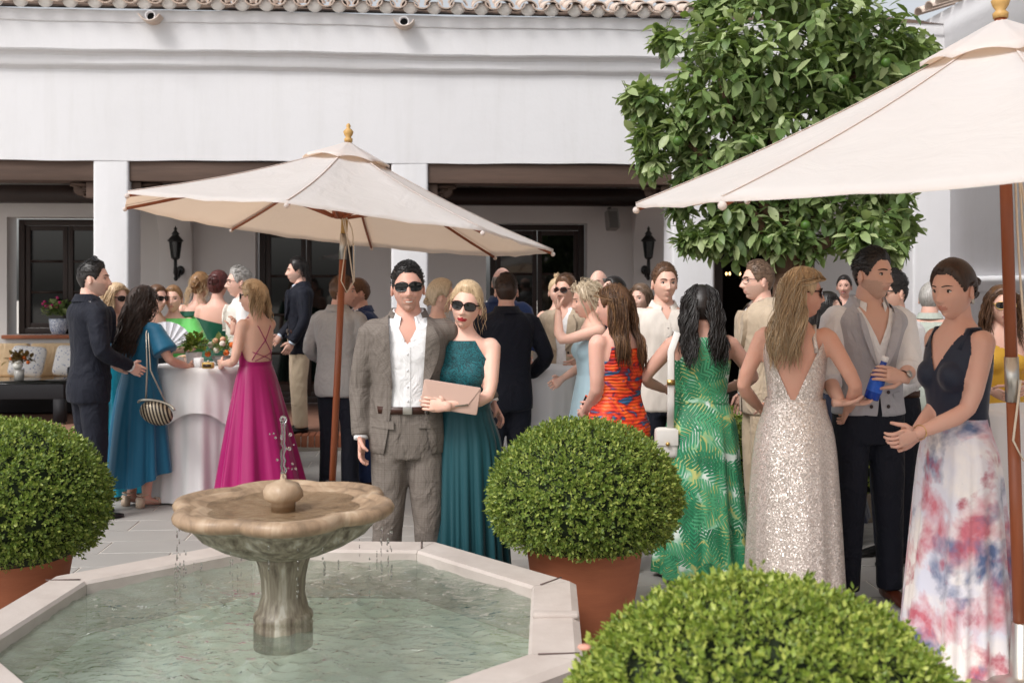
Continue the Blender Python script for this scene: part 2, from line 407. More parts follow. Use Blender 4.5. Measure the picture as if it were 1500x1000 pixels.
# ---- wall lanterns
def lantern(px, top, bot, label):
    v = VB - .36; uu = fu(px, v); z1, z0 = fz(px, top, v), fz(px, bot, v); h = z1 - z0
    p = W(uu, v); t = thing('wall_lantern', label, 'lantern', (p.x, p.y, z0), YAW, 'wall lanterns')
    hb = h * .42; b = .045; tp = .072
    m = MB(); 
    for k in range(6):
        a = k * math.pi / 3
        m.tube([(b * math.cos(a), b * math.sin(a), hb), (tp * math.cos(a), tp * math.sin(a), hb + h * .3)], .008, 6)
    m.lathe([(.0, hb - .03), (.03, hb - .02), (.052, hb), (.052, hb + .012), (.0, hb + .012)], 6); m.build('cage', M_IRON, t, smooth=False)
    MB().lathe([(b * .9, hb + .012), (tp * .93, hb + h * .295)], 6, cap=False).build('pane', mat('lantern_glass', '#2b2d2e', .1, spec=.6), t, smooth=False)
    MB().lathe([(.095, hb + h*.30), (.098, hb + h*.315), (.06, hb + h*.38), (.036, hb + h*.42), (.05, hb + h*.435), (.03, hb + h*.47), (.014, hb + h*.5), (.022, hb + h*.53), (.008, hb + h*.56), (.002, hb + h*.58)], 12).build('roof_cap', M_IRON, t)
    m = MB(); pts = [(0, 0, hb - .02), (0, .0, h*.28), (0, .01, h*.16), (0, .05, h*.06), (0, .16, h*.08), (0, .24, h*.2)]; m.tube(pts, [.02, .022, .03, .018, .018, .02], 8); m.ell((0, .02, .05*h), (.026, .026, .03)); m.ell((0, .245, h*.2), (.05, .02, .06)); m.build('bracket', M_IRON, t)
lantern(257, 331, 412, 'black iron wall lantern behind the group with the green fan table')
lantern(950, 331, 411, 'black iron wall lantern beside the loudspeaker under the gallery')
v = VB - .3; p = W(fu(897, v), v, fz(897, 322, v))
t = thing('wall_speaker', 'grey box loudspeaker bracketed high on the gallery wall', 'speaker', p, YAW)
o = MB().box((0, 0, 0), (.15, .16, .26), Euler((R(-14), 0, R(12))).to_matrix()).build('cabinet', mat('speaker_grey', '#8b8985', .6), t, bevel=.03, segs=3)
MB().box((.0, -.082, -.0), (.12, .006, .22), Euler((R(-14), 0, R(12))).to_matrix()).build('grille', mat('speaker_grille', '#6c6a67', .8, .4, 200), t, bevel=.002)
MB().tube([(0, .05, .1), (0, .2, .16), (0, .29, .16)], .02, 8).build('bracket', M_IRON, t)
# chandelier in the dark room
p = W(fu(1082, VB + 2.2), VB + 2.2, 1.82); ch = thing('chandelier', 'small lit chandelier glowing inside the dark doorway', 'lamp', p, 0)
mb = MB(); mb.tube([(0, 0, 0), (0, 0, 1.08)], .008, 6); 
for k in range(5):
    a = k * 1.2566; mb.tube([(0, 0, 0), (.12 * math.cos(a), .12 * math.sin(a), -.06), (.2 * math.cos(a), .2 * math.sin(a), .0)], .007, 6)
mb.build('arms', M_IRON, ch)
mg, n_, l_, b_ = base_mat('warm_bulb'); b_.inputs['Emission Color'].default_value = (1, .62, .25, 1); b_.inputs['Emission Strength'].default_value = 4
for k in range(5): a = k * 1.2566; MB().ell((.2 * math.cos(a), .2 * math.sin(a), .03), (.014, .014, .026), 8, 6).build('bulb', mg, ch)

# ================================================================== FOUNTAIN
FC = Vector((-.862, 3.86, 0))
fnt = thing('fountain', 'octagonal stone fountain with a scalloped bowl on a pedestal and a low water jet', 'fountain', FC)
AP_I, AP_O, ZR = .93, 1.115, .42
def octo(ap, k): 
    r = ap / math.cos(math.pi / 8); a = math.pi / 8 + k * math.pi / 4 + R(-2); return Vector((r * math.cos(a), r * math.sin(a), 0))
for k in range(8):
    i0, i1, o0, o1 = octo(AP_I, k), octo(AP_I, k + 1), octo(AP_O, k), octo(AP_O, k + 1); e = (i1 - i0).normalized() * .0015
    ring = []
    def sec(i, o, s):
        n = (o - i).normalized(); q = []
        for f, z in ((0, .20), (0, ZR - .012), (.012, ZR), (.17, ZR + .003), (.2, ZR - .014), (.2, ZR - .06), (.165, ZR - .085), (.155, 0)):
            q.append(i + n * (f * (o - i).length / .2) + e * s + Vector((0, 0, z)))
        return q
    MB().rings([sec(i0, o0, 1), sec(i1, o1, -1)]).build('coping_stone', M_RIM, fnt, smooth=False)
    a = octo(AP_I - .01, k); d = (octo(AP_O, k) - a).normalized(); s = Vector((-d.y, d.x, 0))
    c = a + d * .11 + Vector((0, 0, ZR + .004)); MB().box(c + s * .03, (.14, .007, .003), Matrix.Rotation(math.atan2(d.y, d.x) + .5, 3, 'Z')).build('lead_joint', mat('dark_joint', '#6a5a55', .9), fnt)
c = octo(AP_O, 0) * .5 + octo(AP_O, 7) * .5; d = c.normalized()
MB().box(d * (AP_I + .095) + Vector((0, -.0, ZR + .008)), (.17, .05, .018), Matrix.Rotation(math.atan2(d.y, d.x), 3, 'Z')).build('raised_band', M_RIM, fnt, bevel=.008)
mb = MB(); mb.add([tuple(octo(AP_I + .01, k) + Vector((0, 0, .10))) for k in range(8)], [tuple(range(8))])
mb.rings([[octo(AP_I + .003, k) + Vector((0, 0, z)) for k in range(8)] for z in (.10, ZR - .02)], cap=False)
mb.build('basin_lining', mat('pale_basin_lining', (.80, .83, .77), .8, .25, 3, .2, 20, col2=(.62, .65, .57)), fnt, smooth=False)
# water sheet with real ripples
m, n, l, b = base_mat('pool_water'); nt = m.node_tree
tr = n.new('ShaderNodeBsdfTransparent'); tr.inputs[0].default_value = (.84, .89, .84, 1)
df = n.new('ShaderNodeBsdfDiffuse'); v_ = coords(nt)
l.new(ramp(nt, noise(nt, v_, 1.6, 4, .6, .6), [(.3, '#98a08c'), (.55, '#bcc8ba'), (.75, '#cfccb4')]), df.inputs[0])
gl = n.new('ShaderNodeBsdfGlossy'); gl.inputs['Roughness'].default_value = .015; gl.inputs[0].default_value = (1, 1, 1, 1)
bp = bumpn(nt, noise(nt, coords(nt, (1, 2.2, 1)), 11, 3, .5, .6), .75, .03)
for q in (gl, ): l.new(bp, q.inputs['Normal'])
fr = n.new('ShaderNodeFresnel'); fr.inputs[0].default_value = 1.42; l.new(bp, fr.inputs['Normal'])
m1 = n.new('ShaderNodeMixShader'); m1.inputs[0].default_value = .24; l.new(tr.outputs[0], m1.inputs[1]); l.new(df.outputs[0], m1.inputs[2])
m2 = n.new('ShaderNodeMixShader'); l.new(fr.outputs[0], m2.inputs[0]); l.new(m1.outputs[0], m2.inputs[1]); l.new(gl.outputs[0], m2.inputs[2])
l.new(m2.outputs[0], n['Material Output'].inputs[0]); M_WATER = m
NX = 130; gx = np.linspace(-1.02, 1.02, NX); X, Y = np.meshgrid(gx, gx)
pp = np.stack([X.ravel(), Y.ravel(), 0 * X.ravel()], 1); Z = .010 * wob(pp * np.array([1, 1.8, 1]), 3, 15) + .0035 * wob(pp, 4, 36)
rs = np.random.RandomState(2)
for k in range(26):
    a = rs.rand() * 6.28; rr = .38 + .06 * rs.rand(); cx, cy = rr * math.cos(a), rr * math.sin(a); dd = np.hypot(pp[:, 0] - cx, pp[:, 1] - cy)
    Z += .0045 * np.sin(dd * 95 + rs.rand() * 6) * np.exp(-(dd / .13) ** 2)
keep = []; idx = {}
vv = [(x, y, z) for x, y, z in zip(pp[:, 0], pp[:, 1], Z + ZR - .05)]
def inoct(x, y): return all(x * math.cos(k * math.pi/4 + R(-2)) + y * math.sin(k * math.pi/4 + R(-2)) < AP_I + .012 for k in range(8))
ins = [inoct(x, y) for x, y, _ in vv]
f = [(i*NX+j, i*NX+j+1, (i+1)*NX+j+1, (i+1)*NX+j) for i in range(NX-1) for j in range(NX-1) if ins[i*NX+j] or ins[(i+1)*NX+j+1]]
wt = kind(MB().add(vv, f).build('water', M_WATER), 'structure'); wt.location = FC
# pedestal, bowl, knob
m, n, l, b = base_mat('wet_travertine'); nt = m.node_tree; v_ = coords(nt, (1, 1, .35))
cA = ramp(nt, noise(nt, v_, 7, 6, .65, .8), [(.3, (.15, .098, .058)), (.5, (.35, .235, .145)), (.7, (.51, .39, .275))])
sep = n.new('ShaderNodeSeparateXYZ'); tc_ = n.new('ShaderNodeTexCoord'); l.new(tc_.outputs['Object'], sep.inputs[0])
streak = noise(nt, coords(nt, (14, 14, .8)), 2.2, 4, .6)
cB = ramp(nt, streak, [(.35, '#54483a'), (.55, '#8d8471'), (.72, '#b5b0a2')])
low = mathn(nt, 'LESS_THAN', sep.outputs[2], .80)
l.new(mixc(nt, low, cA, cB), b.inputs['Base Color']); b.inputs['Roughness'].default_value = .55; b.inputs['Coat Weight'].default_value = .12; b.inputs['Coat Roughness'].default_value = .2
bumpn(nt, noise(nt, v_, 30, 6, .6), .35, .006, b); M_TRAV = m
m, n, l, b = base_mat('thin_water_film'); tr = n.new('ShaderNodeBsdfTransparent'); tr.inputs[0].default_value = (.93, .92, .88, 1); gl = n.new('ShaderNodeBsdfGlossy'); gl.inputs['Roughness'].default_value = .05; fr = n.new('ShaderNodeFresnel'); fr.inputs[0].default_value = 1.3; bp = bumpn(m.node_tree, noise(m.node_tree, coords(m.node_tree), 30, 4), .6, .01); l.new(bp, gl.inputs['Normal']); l.new(bp, fr.inputs['Normal']); mx = n.new('ShaderNodeMixShader'); l.new(fr.outputs[0], mx.inputs[0]); l.new(tr.outputs[0], mx.inputs[1]); l.new(gl.outputs[0], mx.inputs[2]); l.new(mx.outputs[0], n['Material Output'].inputs[0]); M_FILM = m
lob = lambda a: 1 + .17 * (abs(math.cos(3 * (a + .22))) ** .7 - .80)
def bfn(a, r, z): return lob(a) if (z > .74 and r > .16) else 1 + (lob(a) - 1) * max(0, min(1, (z - .62) / .12))
MB().lathe([(.0, .30), (.11, .30), (.11, .385), (.104, .395), (.112, .41), (.108, .425), (.096, .435), (.080, .50), (.084, .56), (.094, .61), (.104, .635), (.10, .65)], 40).build('pedestal', M_TRAV, fnt)
bowl = [(.09, .64), (.16, .655), (.24, .69), (.31, .735), (.345, .775), (.365, .79), (.395, .80), (.412, .815), (.415, .83), (.405, .846), (.385, .852), (.365, .849), (.352, .84), (.345, .838), (.33, .842), (.315, .838), (.30, .83), (.2, .815), (.08, .808), (.0, .806)]
MB().lathe(bowl, 96, fn=bfn).build('bowl', M_TRAV, fnt)
MB().lathe([(.0, .828), (.318, .828)][::-1], 64, cap=False, fn=bfn).build('bowl_water', M_FILM, fnt)
mb = MB(); mb.lathe([(.045, .80), (.045, .84), (.06, .846), (.072, .862), (.072, .885), (.06, .905), (.03, .918), (.012, .925), (.009, .95), (.0, .951)], 28, fn=lambda a, r, z: 1 + .06 * math.sin(5 * a + z * 60) * (z > .85))
mb.build('knob', M_TRAV, fnt)
m, n, l, b = base_mat('clear_water_drop'); b.inputs['Transmission Weight'].default_value = 1; b.inputs['IOR'].default_value = 1.33; b.inputs['Roughness'].default_value = .0; M_DROP = m
mb = MB(); rs = random.Random(8)
pts = [(rs.uniform(-.004, .004), 0, .945 + .2 * k / 12) for k in range(13)]; mb.tube(pts, [.010, .012, .009, .011, .008, .010, .008, .009, .007, .009, .008, .010, .008], 8)
mb.ell((0, 0, 1.15), (.014, .012, .016), 10, 8)
for k in range(16): mb.ell((rs.uniform(-.06, .06), rs.uniform(-.04, .04), rs.uniform(.93, 1.1)), rs.uniform(.003, .008), 8, 6)
kind(mb.build('water_jet', M_DROP, fnt), 'stuff')
mb = MB()
for k in range(70):
    a = rs.uniform(0, 6.28); r = .405 * lob(a); z0 = .80; n_ = rs.randint(1, 5); zz = z0 - rs.uniform(0, .25)
    for j in range(n_):
        q = rs.uniform(.0016, .0035); mb.ell((r * math.cos(a), r * math.sin(a), zz), (q, q, q * rs.uniform(1.2, 5)), 6, 5); zz -= rs.uniform(.012, .06)
        if zz < .38: break
kind(mb.build('falling_drops', M_DROP, fnt), 'stuff')

# ================================================================== UMBRELLAS
m, n, l, b = base_mat('ecru_canvas'); nt = m.node_tree; v_ = coords(nt)
cc = mixc(nt, noise(nt, v_, 2.2, 6, .65), (.69, .665, .65, 1), (.80, .78, .77, 1)); l.new(cc, b.inputs['Base Color']); b.inputs['Roughness'].default_value = .9; b.inputs['Specular IOR Level'].default_value = .1
wb = bumpn(nt, noise(nt, v_, 4.5, 4, .55, 1.0), .5, .03); wb2 = bumpn(nt, noise(nt, v_, 420, 3), .15, .001, b); l.new(wb, wb2.node.inputs['Normal'])
tl = n.new('ShaderNodeBsdfTranslucent'); tl.inputs[0].default_value = c4('#f2cfae'); mx = n.new('ShaderNodeMixShader'); mx.inputs[0].default_value = .40
l.new(b.outputs[0], mx.inputs[1]); l.new(tl.outputs[0], mx.inputs[2]); l.new(mx.outputs[0], n['Material Output'].inputs[0]); M_CANVAS = m
M_TEAK = mat('oiled_teak', '#8e4a28', .45, .3, 5, .15, 40, .002, stretch=(6, 6, .5), coat=.2)
M_PALETEAK = mat('pale_turned_wood', '#c39a5b', .45, .3, 6, .15, 40, .002, stretch=(4, 4, .6))
M_ROPE = mat('cotton_cord', '#d9c9b5', .9, .15, 80)
def umbrella(c, az, tx, ty, label, base_xy, seed, sleeve_z, rise=.57):
    rot = Matrix.Rotation(ty, 3, 'Y') @ Matrix.Rotation(tx, 3, 'X')
    base = Vector((base_xy[0], base_xy[1], 0)); t = thing('parasol', label, 'parasol', base)
    c = Vector(c) - base; Rr = 1.5; rs = random.Random(seed)
    def P(a, r, z): return c + rot @ Vector((r * math.cos(a), r * math.sin(a), z))
    def surf(a, q, dz=0, sc=1.0):
        # q: 0 centre .. 1 rim; between ribs the cloth is a chord and sags a little
        k = (a - az) / (math.pi / 4); fr = k - math.floor(k); ch = math.cos(math.pi / 8) / math.cos((fr - .5) * math.pi / 4)
        sag = -.028 * math.sin(math.pi * fr) * q * (1.2 - q) * 2 + .004 * q * q * math.sin(fr * 25 + seed * 2 + 3 * math.floor(k)) * math.sin(math.pi * fr) - .02 * math.sin(math.pi * q)
        return P(a, q * Rr * ch * sc, rise * (1 - q) * (1 - .10 * q) + sag + dz)
    N = 64; rows = []
    for q in np.linspace(.10, 1, 18): rows.append([surf(az + 2*math.pi*j/N, q) for j in range(N)])
    sc_ = []
    for j in range(N):
        a = az + 2*math.pi*j/N; p = surf(a, 1); fr = (j % 8) / 8; sc_.append(p + rot @ Vector((0, 0, -.010 - .008 * abs(math.sin(math.pi * fr * 2 + 1)))))
    rows.append(sc_)
    cn = MB().grid(rows, wrap=True).build('canopy', M_CANVAS, t)
    rows = [[surf(az + 2*math.pi*j/N, q, .035 + .012 * (q / .2)**2 * abs(math.sin(4*(2*math.pi*j/N)))) for j in range(N)] for q in (.012, .06, .12, .17, .205)]
    rows.append([p + rot @ Vector((0, 0, -.02 + .02 * abs(math.sin(4*(2*math.pi*j/N))))) for j, p in enumerate(rows[-1])])
    MB().grid(rows, wrap=True).build('vent_cap', M_CANVAS, cn)
    for k in range(8):
        a = az + k * math.pi / 4; pts = [surf(a, q, -.026) for q in np.linspace(.03, .99, 14)]
        rb = MB().tube(pts, [(.011, .009)] * 14, 6).build('rib', M_TEAK, t, smooth=False)
        MB().tube([surf(a, q, .003) for q in np.linspace(.11, 1, 12)], [(.002, .007)] * 12, 6, up=(0, 0, 1)).build('seam', M_CANVAS, rb)
        hub = P(0, 0, .10); MB().tube([P(a, .045, .07), surf(a, .46, -.025)], [(.011, .008)] * 2, 6).build('strut', M_TEAK, rb, smooth=False)
        MB().ell(surf(a, 1.0, -.03), .016, 8, 6).build('rib_pocket', M_CANVAS, rb)
    top = P(0, 0, rise + .05); bot = Vector((0, 0, .05))
    sl = bot.lerp(top, (sleeve_z - .05) / (top.z - .05))
    MB().tube([bot, sl], .024, 16).build('lower_pole', M_TEAK, t)
    MB().tube([sl, top], .0235, 16).build('upper_pole', M_PALETEAK if seed == 1 else M_TEAK, t)
    d = (top - bot).normalized(); MB().tube([sl - d * .09, sl + d * .09], .027, 16).build('metal_sleeve', M_STEEL, t)
    MB().lathe([(.03, -.03), (.055, -.02), (.055, .025), (.03, .04)], 16, c=tuple(P(0, 0, .09))).build('hub', M_TEAK, t)
    MB().lathe([(.028, -.02), (.03, .0), (.018, .012), (.03, .03), (.036, .05), (.024, .066), (.012, .075), (.017, .09), (.010, .105), (.0, .11)], 16, c=tuple(top)).build('finial', M_PALETEAK, t)
    mb = MB()
    for j, (dx, ln) in enumerate(((.035, .62), (.055, .95), (.045, .8))):
        s0 = P(0, 0, .10) + Vector((dx * .6, -.03, 0)); e = sl + Vector((dx + .02, -.03, -.25 * (j == 1)))
        pts = [s0.lerp(e, q) + Vector((.02 * math.sin(q * 3.1) * (j - .5), 0, -.08 * math.sin(q * 3.14) * (j == 1))) for q in np.linspace(0, 1, 10)]
        mb.tube(pts, .0045, 6)
    lp = sl + Vector((.05, -.03, -.12)); mb.tube([sl + Vector((.075, -.03, .02)), lp + Vector((.03, 0, -.12)), lp + Vector((-.02, 0, -.2)), lp + Vector((-.06, 0, -.12)), sl + Vector((.02, -.03, .0))], .0045, 6)
    mb.build('cord', M_ROPE, t)
    MB().lathe([(.0, 0), (.26, 0), (.26, .05), (.10, .075), (.045, .09), (.038, .30), (.03, .305), (.0, .305)], 32).build('base', M_STEEL if seed == 2 else M_IRON, t)
    return t
umbrella((-1.205, 7.108, 2.062), -.0222, -.0387, .1061, 'cream canvas parasol on a red-brown pole behind the fountain', (-1.262, 7.13), 1, 1.93)
umbrella((1.991, 4.124, 2.091), .5168, .0704, -.0701, 'cream canvas parasol on a red-brown pole beside the floral-skirted guest', (2.05, 4.12), 2, 1.28, .60)
# ================================================================== PLANTS
def leaf_mat(name, a, b, isl=.35, rough=.42, tr=.25):
    m, n, l, bs = base_mat(name); nt = m.node_tree
    g = n.new('ShaderNodeNewGeometry')
    col = ramp(nt, g.outputs['Random Per Island'], [(0, a), (.55, b[0]), (1, b[1])])
    l.new(col, bs.inputs['Base Color']); bs.inputs['Roughness'].default_value = rough; bs.inputs['Specular IOR Level'].default_value = .45
    t = n.new('ShaderNodeBsdfTranslucent'); l.new(mixc(nt, .5, col, '#9fb53a'), t.inputs[0]); mx = n.new('ShaderNodeMixShader'); mx.inputs[0].default_value = tr
    l.new(bs.outputs[0], mx.inputs[1]); l.new(t.outputs[0], mx.inputs[2]); l.new(mx.outputs[0], n['Material Output'].inputs[0]); return m
M_BOX = leaf_mat('boxwood_leaf', '#465c22', ('#748a3a', '#abb45c'))
M_BOXF = leaf_mat('boxwood_leaf_young', '#566d25', ('#8c9f40', '#bcc363'))
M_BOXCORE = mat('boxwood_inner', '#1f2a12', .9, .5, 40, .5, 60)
M_ORANGE = leaf_mat('citrus_leaf', (.09, .155, .05), ((.20, .29, .10), (.45, .52, .26)), rough=.40, tr=.32)
M_BARK = mat('grey_brown_bark', '#6b5140', .9, .5, 9, .7, 40, .01, stretch=(1, 1, .3))
def boxwood_leaves(rs, N, rx, rz, zc, lsz, low=-.62):
    """rosettes of small paired leaves standing off a clipped dome"""
    V = []; F = []
    for i in range(N):
        z = rs.uniform(low, 1); a = rs.uniform(0, 2*math.pi); c = math.sqrt(max(0, 1 - z*z))
        nrm = Vector((c*math.cos(a)/rx, c*math.sin(a)/rx, z/rz)).normalized()
        lump = 1 + .030 * math.sin(5*a + 4*z + rx*40) * math.sin(7*z + 3*a) + .014 * math.sin(17*a + 9*z) * math.sin(21*z) + rs.gauss(0, .020) + (.05 if rs.random() < .012 else 0)
        if z < 0: lump *= 1 - .02 * abs(z)
        p = Vector((rx*c*math.cos(a), rx*c*math.sin(a), rz*z)) * lump + Vector((0, 0, zc))
        ax = (nrm + Vector((rs.gauss(0, .35), rs.gauss(0, .35), rs.gauss(.12, .35)))).normalized()
        u = ax.orthogonal().normalized(); w = ax.cross(u); ph = rs.uniform(0, 6.28)
        for k in range(rs.choice((5, 6, 7))):
            h = -.012 + .006 * k; aa = ph + k * 2.4; out = (u*math.cos(aa) + w*math.sin(aa))
            tilt = .35 + .12 * k; d = (out * (1.05 - .1*k) + ax * tilt).normalized(); L = lsz * rs.uniform(.6, 1.35); s = d.cross(ax); s = s.normalized() if s.length > 1e-4 else u
            b = p + ax * h; o = len(V); wd = L * .31
            V += [b, b + d*L*.5 + s*wd, b + d*L + ax*L*.08, b + d*L*.5 - s*wd, b + d*L*.55 - ax*L*.10]
            F += [(o, o+1, o+2, o+4), (o, o+4, o+2, o+3)]
    return V, F
def pot_mesh(t, r_top, r_bot, h, mat_):
    mb = MB(); prof = [(0, 0), (r_bot, 0), (r_bot*1.02, .02)]
    for k in range(8): q = (k+1)/9; prof.append((r_bot + (r_top*.95 - r_bot) * q**.85, .02 + (h*.8) * q))
    prof += [(r_top*.955, h*.84), (r_top*1.0, h*.86), (r_top*1.03, h*.90), (r_top*1.03, h*.97), (r_top, h), (r_top*.92, h), (r_top*.9, h*.9), (0, h*.88)]
    mb.lathe(prof, 48, fn=lambda a, r, z: 1 + .006*math.sin(z*150) + .006*math.sin(3*a)); return mb.build('pot', mat_, t)
def boxwood(x, d, rx, ztop, rz, label, N, lsz, m, seed, r_top=.285):
    rs = random.Random(seed); t = thing('boxwood_topiary', label, 'topiary', (x, d, 0), 0, 'clipped boxwood balls in terracotta pots')
    zc = ztop - rz; ph = zc - rz*.55 + .03
    pot_mesh(t, r_top, r_top*.68, ph, M_TERRA)
    V, F = boxwood_leaves(rs, N, rx, rz, zc, lsz); kind(MB().add(V, F).build('foliage', m, t, smooth=False), 'stuff')
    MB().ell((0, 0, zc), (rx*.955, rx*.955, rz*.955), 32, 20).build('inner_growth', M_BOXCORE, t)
    MB().tube([(0, 0, ph*.8), (0, 0, zc)], .03, 8).build('stem', M_BARK, t)
def xd(px, d): return (px - 750) / FPX * d
boxwood(xd(856, 4.75), 4.75, .425, 1.01, .325, 'round clipped boxwood in a terracotta pot between the teal gown and the palm dress', 6200, .0165, M_BOX, 1)
boxwood(xd(16, 4.75), 4.75, .415, 1.01, .355, 'round clipped boxwood in a terracotta pot beside the man in the navy suit', 6200, .0165, M_BOX, 2)
boxwood(xd(1120, 2.42), 2.42, .465, .925, .36, 'bright yellow-green clipped boxwood dome in front of the sequin gown', 7800, .0165, M_BOXF, 3)
# low hedge in a stone trough beneath the orange tree
TD = 7.75; TX = xd(1150, TD)
hd = thing('trough_hedge', 'low clipped hedge in a square stone trough around the orange tree foot', 'hedge', (TX, TD, 0), YAW)
mb = MB(); mb.bx(-.62, .62, -.62, -.54, 0, .2); mb.bx(-.62, .62, .54, .62, 0, .2); mb.bx(-.62, -.54, -.54, .54, 0, .2); mb.bx(.54, .62, -.54, .54, 0, .2); mb.build('trough', mat('old_stone_trough', '#85796b', .9, .3, 6, .5, 30), hd, bevel=.015)
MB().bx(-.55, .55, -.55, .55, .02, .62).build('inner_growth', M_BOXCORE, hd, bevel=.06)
V = []; F = []; rs = random.Random(9)
for i in range(5200):
    fc = rs.choice((0, 0, 1, 2, 3, 4, 4))
    a, b = rs.uniform(-.58, .58), rs.uniform(-.58, .58); z = rs.uniform(.17, .68)
    p, nn = {0: ((a, -.58, z), (0, -1, .2)), 1: ((a, .58, z), (0, 1, .2)), 2: ((-.58, a, z), (-1, 0, .2)), 3: ((.58, a, z), (1, 0, .2)), 4: ((a, b, .67), (0, 0, 1))}[fc]
    p = Vector(p) + Vector((rs.gauss(0, .02), rs.gauss(0, .02), rs.gauss(0, .02))); ax = (Vector(nn) + Vector((rs.gauss(0, .5), rs.gauss(0, .5), rs.gauss(0, .5)))).normalized(); u = ax.orthogonal().normalized(); w = ax.cross(u)
    for k in range(3):
        aa = rs.uniform(0, 6.28); d = (u*math.cos(aa) + w*math.sin(aa) + ax*.6).normalized(); s = d.cross(ax).normalized(); L = .03*rs.uniform(.7, 1.2); o = len(V)
        V += [p, p + d*L*.5 + s*L*.3, p + d*L, p + d*L*.5 - s*L*.3]; F += [(o, o+1, o+2), (o, o+2, o+3)]
kind(MB().add(V, F).build('foliage', M_BOX, hd, smooth=False), 'stuff')

# ---- orange tree
def leaf_verts(p, d, up, L, wd, droop):
    s = d.cross(up); s = s.normalized() if s.length > 1e-4 else d.orthogonal().normalized(); n = s.cross(d).normalized(); v = []
    for q, w_ in ((0, .08), (.28, .85), (.6, 1.0), (.85, .5)):
        c = p + d*(L*q) - n*(droop*L*q*q); e = s*(wd*w_); v += [c - e + n*(wd*.25*w_), c, c + e + n*(wd*.25*w_)]
    v.append(p + d*L - n*(droop*L)); return v
LF = [(0,1,4,3), (1,2,5,4), (3,4,7,6), (4,5,8,7), (6,7,10,9), (7,8,11,10), (9,10,12), (10,11,12)]
tree = thing('orange_tree', 'leafy orange tree with unripe green fruit in front of the white house', 'tree', (TX, TD, 0))
blobs = [(1150, 60, 150), (1045, 120, 95), (1262, 85, 105), (1065, 215, 105), (1160, 200, 125), (1200, 315, 80), (1090, 318, 78), (1285, 300, 62), (985, 195, 48), (955, 175, 26), (1345, 75, 42), (1150, -90, 150), (1040, 15, 40), (1010, 255, 50), (1260, 200, 90), (1250, 345, 48), (1130, 350, 45), (1050, 345, 42), (945, 150, 16), (975, 55, 20), (925, 152, 20), (950, 240, 30), (940, 205, 22), (1000, 300, 30), (1010, 350, 26), (1330, 330, 26), (1180, 365, 30), (1290, 365, 24)]
B = []
rs = random.Random(21)
for px, py, rp in blobs:
    c = at(px, py, TD) - Vector((TX, TD, 0)); r = max(.05, rp * TD / FPX - .085); c.y += rs.uniform(-.25, .15) if rp < 100 else 0; B.append((c, r))
V = []; F = []; near = []; twigs = MB(); fork = Vector((0, 0, 1.75))
tips = []
for c, r in B:
    n = int(26 + 510 * r * r * 1.15)
    for i in range(n):
        z = rs.uniform(-1, 1); a = rs.uniform(0, 6.28); q = math.sqrt(1 - z*z); dr = Vector((q*math.cos(a), q*math.sin(a)*.9, z)); rad = r * (rs.uniform(.35, 1) ** .45) * rs.uniform(.86, 1.08)
        tips.append((c + dr*rad, dr))
for p, dr in tips:
    ax = (dr + Vector((rs.gauss(0, .4), rs.gauss(0, .4), rs.gauss(.05, .4)))).normalized(); st = p - ax*.11
    if rs.random() < .4: twigs.tube([st - ax*.1, p], [.004, .002], 4)
    u = ax.orthogonal().normalized(); w = ax.cross(u)
    for k in range(rs.choice((4, 5, 6, 7))):
        aa = k*2.4 + rs.uniform(-.4, .4); d = ((u*math.cos(aa) + w*math.sin(aa))*rs.uniform(.6, 1) + ax*rs.uniform(.2, .8) + Vector((0, 0, -.28))).normalized()
        up = (Vector((0, 0, 1)) + ax*.5 + Vector((rs.gauss(0, .3), rs.gauss(0, .3), 0))).normalized()
        L = rs.uniform(.085, .15); lv = leaf_verts(st + ax*(.03*k), d, up, L, L*rs.uniform(.2, .27), rs.uniform(.1, .35))
        o = len(V); V += lv; F += [tuple(x + o for x in q) for q in LF]
crown = kind(MB().add(V, F).build('crown', M_ORANGE, tree), 'stuff')
kind(twigs.build('twigs', mat('green_twig', '#5d6a35', .7), crown), 'stuff')
tr_ = MB(); tr_.tube([(0, 0, 0), (.02, 0, .5), (-.02, .02, 1.1), fork], [.13, .10, .09, .085], 14); trunk = tr_.build('trunk', M_BARK, tree)
for c, r in B[:9]:
    m_ = fork.lerp(c, .5) + Vector((rs.uniform(-.12, .12), rs.uniform(-.1, .1), rs.uniform(0, .15)))
    MB().tube([fork - Vector((0, 0, .05)), fork.lerp(m_, .5) + Vector((0, 0, .05)), m_, m_.lerp(c, .6), c], [.06, .05, .04, .028, .012], 8).build('limb', M_BARK, trunk)
M_FRUIT = mat('unripe_orange', '#41611f', .45, .3, 30, .3, 150, .002)
for px, py in ((1236, 118), (1222, 127), (1105, 205), (1298, 92), (993, 207), (1180, 330)):
    p = at(px, py, TD - .45) - Vector((TX, TD, 0)); MB().ell(p, .036, 14, 10).build('fruit', M_FRUIT, tree)
# trunk wound with fairy lights behind the guests
WD = 8.6; tr2 = thing('wrapped_tree', 'slim leaning trunk wound with strings of tiny lights behind the dark-haired man in sunglasses', 'tree', (xd(1303, WD), WD, 0))
tk = MB().tube([(0, 0, 0), (.02, 0, .8), (-.01, 0, 1.5), (.02, 0, 2.2), (.0, 0, 2.9), (-.1, 0, 3.5)], [.12, .10, .095, .085, .07, .04], 14).build('trunk', mat('brown_bark', '#7b5943', .9, .5, 8, .8, 40, .012), tr2)
mb = MB()
for k in range(46):
    z = .4 + k*.05; pts = [(.112*math.cos(a + k*.3)*(1 - z*.09) + .005, .112*math.sin(a + k*.3)*(1 - z*.09), z + a*.008) for a in np.linspace(0, 6.28, 14)]; mb.tube(pts, .0035, 4)
    for a in np.linspace(0, 6.0, 9): mb.ell((.116*math.cos(a + k)*(1 - z*.09), .116*math.sin(a + k)*(1 - z*.09), z), .007, 5, 4)
